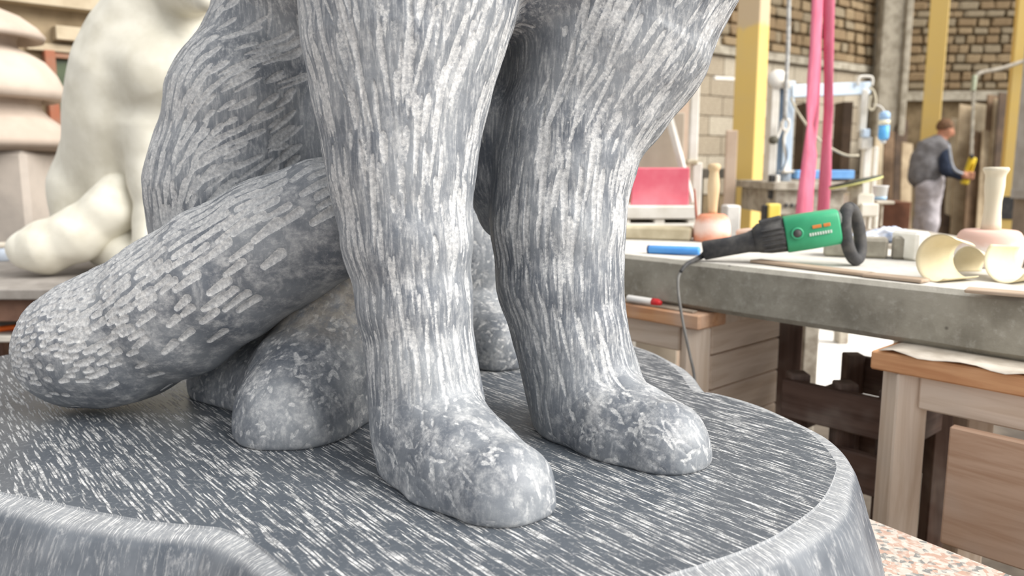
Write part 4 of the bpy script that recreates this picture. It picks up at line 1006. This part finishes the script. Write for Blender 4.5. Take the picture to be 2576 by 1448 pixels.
c_ = P(2222, 590, 3.2); V, Q, Nn = sdf_mesh([ell(c_+[-.06,.02,-.012],(.075,.05,.022),.03), ell(c_+[.02,0,.0],(.05,.05,.03),.03), ell(c_+[.07,.02,-.005],(.045,.04,.026),.03)], .006, None, lump(.004, 120), None, 1)
tag(link('cloth_rag', np_mesh('rag', V, Q), cl_m), 'crumpled blue and white rag behind the rough grey stones', 'rag')
back_shelf = thing('low_bench', 'low grey bench behind the workbench carrying rag and white machine', 'bench', base(2190, 600, 3.4))
zz = P(2222, 599, 3.2)[2]-.012
board('top', (P(2150, 600, 3.3)[0]+.14, 3.5, zz-.03), (1,0,0), (.80, .8, .05), gm, back_shelf)
for x in (-.22, .5):
    for y in (-.34, .34): bar('leg', (P(2150,600,3.3)[0]+x, 3.5+y, 0), (P(2150,600,3.3)[0]+x, 3.5+y, zz-.055), .06, .06, gm, back_shelf)
yb = thing('yellow_switch', 'yellow and black switch box on the saw frame behind the grinder', 'switch', P(1945, 555, 4.6))
up_box('box', 1934, 513, 1964, 556, 4.6, .07, plain('yellow_plastic', rgb(248,226,120), rgb(236,206,90), 5, .5, 0), yb); up_box('back_plate', 1922, 516, 1938, 556, 4.62, .06, black_m, yb); up_box('stalk', 1938, 556, 1950, 943, 4.65, .03, gm, yb)

# pipe, coiled cable and yellow pendant held by the man
pp = thing('swing_pipe', 'bent grey pipe arm above the coiled cable on the right', 'pipe', P(2452, 220, 9.0))
px_tube('arm', [(2640,132,9.0),(2576,153,9.0),(2520,172,9.0),(2470,182,9.0),(2456,192,9.0),(2451,212,9.0)], .022, gm, pp)
px_tube('sleeve', [(2452,190,9.0),(2449,216,9.0),(2448,228,9.0)], .026, plain('pale_green_tape', rgb(196,204,176), None, 9, .7, 0), pp)
PDY = 9.05; pend = thing('hoist_pendant', 'yellow hoist control pendant on a coiled cable in the man\'s hand', 'remote control', P(2434, 430, PDY))
co = []
for i in range(150):
    t = i/149; y = 226+(392-226)*t; x = 2449-6*t; a = i*1.5; q_ = P(x, y, 9.0); co.append(q_+np.array([math.cos(a)*.016, math.sin(a)*.016, 0]))
tube('coiled_cable', co, .0065, plain('light_grey_cable', rgb(206,200,186), None, 9, .6, 0), pend, 6, 0)
pa, pb = P(2448, 396, PDY), P(2425, 463, PDY); pdv = (pb-pa)/np.linalg.norm(pb-pa); pdl = np.linalg.norm(pb-pa)
ym = plain('signal_yellow', rgb(244,214,60), rgb(228,192,40), 6, .5, 0)
board('case', (pa+pb)/2, pdv, (pdl, .070, .075), ym, pend, up=(0,1,0), bev=.012)
board('button_panel', pa+pdv*.13-np.array([0,.040,0]), pdv, (.12, .008, .055), plain('amber_panel', rgb(226,180,30), None, 6, .5, 0), pend, up=(0,1,0))
px_tube('strain_relief', [(2443,388,9.0),(2446,398,9.0)], .02, black_m, pend)

# slabs and planks leaning on the back wall
sl_ms = [plain('leaning_slab_%s' % n, rgb(*a), rgb(*b), 4, .85, .1) for n, a, b in (('tan', (178,160,132), (150,132,106)), ('brown', (128,104,80), (100,80,60)), ('pale', (192,178,152), (170,154,128)), ('dark', (92,74,58), (70,56,44)))]
SL = [(2200,345,2222,2,11.2),(2224,330,2250,1,11.3),(2252,300,2284,3,11.4),(2268,360,2296,0,11.0),(2392,300,2432,2,11.7),(2412,265,2452,0,11.6),(2440,330,2470,1,11.3),(2452,262,2486,2,11.5),(2470,330,2500,0,11.2),(2484,240,2512,1,11.4),(2500,250,2530,0,11.3),(2512,235,2544,3,11.2),(2360,400,2400,3,11.6)]
words_ = ['leftmost pale', 'second', 'dark brown', 'tan', 'wide pale', 'tall tan', 'short brown', 'tall pale', 'short tan', 'tall narrow brown', 'tall tan rightmost', 'dark', 'low dark']
LB = ['pale stone slab leaning on the wall just right of the pilaster foot', 'brown slab leaning between the pilaster and the man', 'dark brown slab leaning close behind the man\'s back', 'tan slab leaning lowest beside the yellow column and the man',
      'broad pale slab leaning right behind the man\'s head', 'tall tan slab leaning behind the coiled cable', 'brown slab leaning below the yellow pendant', 'tall pale slab leaning right of the coiled cable', 'short tan slab leaning left of the pale mallet handle',
      'narrow brown slab leaning above the pale mallet handle', 'tall tan slab leaning right of the pale mallet handle', 'dark slab leaning beside the column at the right frame edge', 'dark low slab leaning behind the man\'s legs']
for (x0, yt, x1, m, Y), lab in zip(SL, LB):
    w = (x1-x0)*mpp(Y); top = P((x0+x1)/2, yt, Y+.25); xl = P((x0+x1)/2, yt, Y)[0]-.10*(1 if x0 > 2300 else .3); bot = np.array([xl-.12, Y-.45, .0])
    o = bar('leaning_slab', bot, top, w, .03, sl_ms[m], up=(0,1,0)); tag(o, lab, 'slab', 'stone slabs leaning against the back wall')
cab_m = plain('pale_grey_cabinet', rgb(200,200,200), rgb(176,174,172), 4, .6, .05)
mcab = thing('grey_machine', 'pale grey machine cabinet cut off by the right frame edge', 'machine', base(2710, 400, 7.5))
up_box('cabinet', 2648, 60, 2780, 480, 7.5, .5, cab_m, mcab); up_box('base', 2638, 505, 2780, 760, 7.45, .6, plain('grey_brown_base', rgb(168,156,144), None, 5, .8, .1), mcab); up_box('table', 2642, 480, 2780, 505, 7.4, .6, cab_m, mcab)
tag(up_box('brown_crate', 2205, 508, 2288, 640, 10.2, .5, plain('red_brown_crate', rgb(128,86,66), rgb(100,66,50), 5, .8, .1)), 'red brown crate standing left of the man behind the white machine', 'crate')
tag(up_box('dark_bin', 2010, 265, 2026, 800, 9.6, .3, sl_ms[3]), 'dark narrow timber standing behind the saw frame, left of centre post', 'timber')
tag(up_box('dark_bin', 2106, 262, 2130, 800, 10.4, .3, sl_ms[3]), 'dark timber standing behind the saw frame, right of the sling', 'timber')
for o in bpy.data.objects:
    if o.name.startswith('dark_bin'): o.name = 'dark_timber'

# ================================================================== the man
MY_ = 9.3
def mp(x, y, dy=0): return P(x, y, MY_+dy)
S = 1/213.0
def mcap(a, b, ra, rb, k=.04): return cap(mp(*a), mp(*b), ra, rb, k)
man = thing('person', 'man in grey vest and navy sleeves, back turned, holding a yellow pendant', 'person', (mp(2322, 680)[0], MY_, 0))
skin_m = plain('skin', rgb(206,150,122), rgb(192,132,106), 8, .6, 0); navy = plain('navy_jersey', rgb(52,62,82), rgb(40,48,66), 20, .9, .1); grey_v = plain('grey_vest', rgb(132,130,132), rgb(112,110,112), 16, .9, .15); trous = plain('pale_grey_trousers', rgb(196,190,194), rgb(172,166,170), 12, .9, .15); hair_m = plain('brown_hair', rgb(128,96,70), rgb(100,72,52), 40, .8, .2); shoe_m = plain('dark_shoes', rgb(60,54,50), None, 12, .8, .1)
hd = mp(2379, 325)
floor_z = 0.0
hipL, hipR = (2330, 468, -.05), (2346, 466, .10)
kneeR, kneeL = (2340, 560, -.06), (2318, 560, .12)
ankR, ankL = (2324, 664, -.05), (2306, 664, .14)
arm = [(2371, 368, -.10), (2383, 428, -.22), (2416, 443, -.26)]
armL = [(2346, 372, .16), (2344, 422, .17), (2332, 436, .14)]
body = [mcap((2336,458), (2334,420), .10, .11), mcap((2334,420), (2346,376), .11, .115), mcap((2346,376), (2364,352), .10, .056), mcap((2364,352), (2373,338), .058, .056), ell(hd, (.078,.095,.112), .03),
        mcap((2384,330), (2396,338), .05, .022, .03), mcap((2392,326,-.03), (2400,334,-.05), .016, .012, .015)]
for a, r in ((arm, .052), (armL, .052)): body += [mcap(a[0], a[1], r, r*.82), mcap(a[1], a[2], r*.8, r*.55)]
for h, k_, a in ((hipR, kneeR, ankR), (hipL, kneeL, ankL)):
    body += [mcap(h, k_, .085, .058), mcap(k_, a, .056, .042)]
# right hand: palm, four fingers round the pendant, thumb on the near side
wr = mp(*arm[2]); pc = P(2436, 432, 9.0); hand_c = mp(2426, 441, -.29)
body += [cap(wr, hand_c, .032, .040, .02)]
for i in range(4):
    o_ = np.array([.012, -.004, .030-.020*i]); k0 = hand_c+o_+[.010, -.016, 0]; k1 = k0+[.050, -.026+.002*i, -.002]; k2 = k1+[.014, .040, 0]; k3 = k2+[-.030, .018, 0]
    body += [cap(k0, k1, .0125, .0115, .008), cap(k1, k2, .0115, .010, .006), cap(k2, k3, .010, .009, .006)]
body += [cap(hand_c+[0,.02,.02], hand_c+[.030,.040,.045], .014, .012, .01), cap(hand_c+[.030,.040,.045], hand_c+[.060,.030,.050], .012, .010, .008)]
hl = mp(*armL[2]); body += [cap(hl, hl+[.05,.0,-.04], .03, .034, .02)]
for i in range(4): body += [cap(hl+[.05,-.03+.02*i,-.05], hl+[.09,-.03+.02*i,-.10], .0115, .010, .006), cap(hl+[.09,-.03+.02*i,-.10], hl+[.08,-.03+.02*i,-.14], .010, .009, .006)]
body += [cap(hl+[.03,-.04,-.03], hl+[.07,-.06,-.06], .013, .011, .008)]
for sgn in (-1, 1): body += [ell(hd+[.0, .075*sgn, -.005], (.022,.016,.034), .01)]
V, Q, Nn = sdf_mesh(body, .0085, None, None, None, 2); link('body', np_mesh('body', V, Q), skin_m, man)
vest = [mcap((2330,440), (2334,415), .165, .165, .05), mcap((2334,415), (2344,378), .165, .155, .05), mcap((2344,378), (2360,356), .16, .075, .05), mcap((2350,372,.14), (2364,372,-.10), .10, .10, .05), mcap((2314,442), (2324,400), .13, .13, .06)]
V, Q, Nn = sdf_mesh(vest, .011, None, lump(.006, 24), None, 2); link('vest', np_mesh('vest', V, Q), grey_v, man)
for a in (arm, armL):
    sv = [mcap(a[0], a[1], .078, .066, .04), mcap(a[1], a[2], .062, .046, .04)]
    V, Q, Nn = sdf_mesh(sv, .010, None, lump(.003, 40), None, 1); slv = link('sleeve', np_mesh('sleeve', V, Q), navy, man)
    if a is arm:
        off = np.array([.030, -.062, .012]); tube('stripe', [mp(*a[0])+off*1.1, mp(*a[1])+off+[0,0,.015], mp(*a[2])+[.0,-.045,.026]], .016, plain('grey_stripe', rgb(168,172,180), None, 20, .9, 0), slv, 8)
tr = []
for h, k_, a in ((hipR, kneeR, ankR), (hipL, kneeL, ankL)): tr += [mcap(h, k_, .118, .085, .05), mcap(k_, a, .085, .075, .05)]
tr += [mcap((2340,455), (2338,472), .15, .14, .05)]
V, Q, Nn = sdf_mesh(tr, .011, None, lump(.005, 26), None, 2); link('trousers', np_mesh('trousers', V, Q), trous, man)
V, Q, Nn = sdf_mesh([ell(hd+[-.012,0,.028], (.088,.100,.098), .02)], .009, hd[2]-.005, lump(.003, 60), None, 1); link('hair', np_mesh('hair', V, Q), hair_m, man)
for a in (ankR, ankL):
    p = mp(*a); p[2] = .055; V, Q, Nn = sdf_mesh([cap(p, p+np.array([.13,.05,-.01]), .058, .048, .02)], .009, .0, None, None, 1); link('shoe', np_mesh('shoe', V, Q), shoe_m, man)
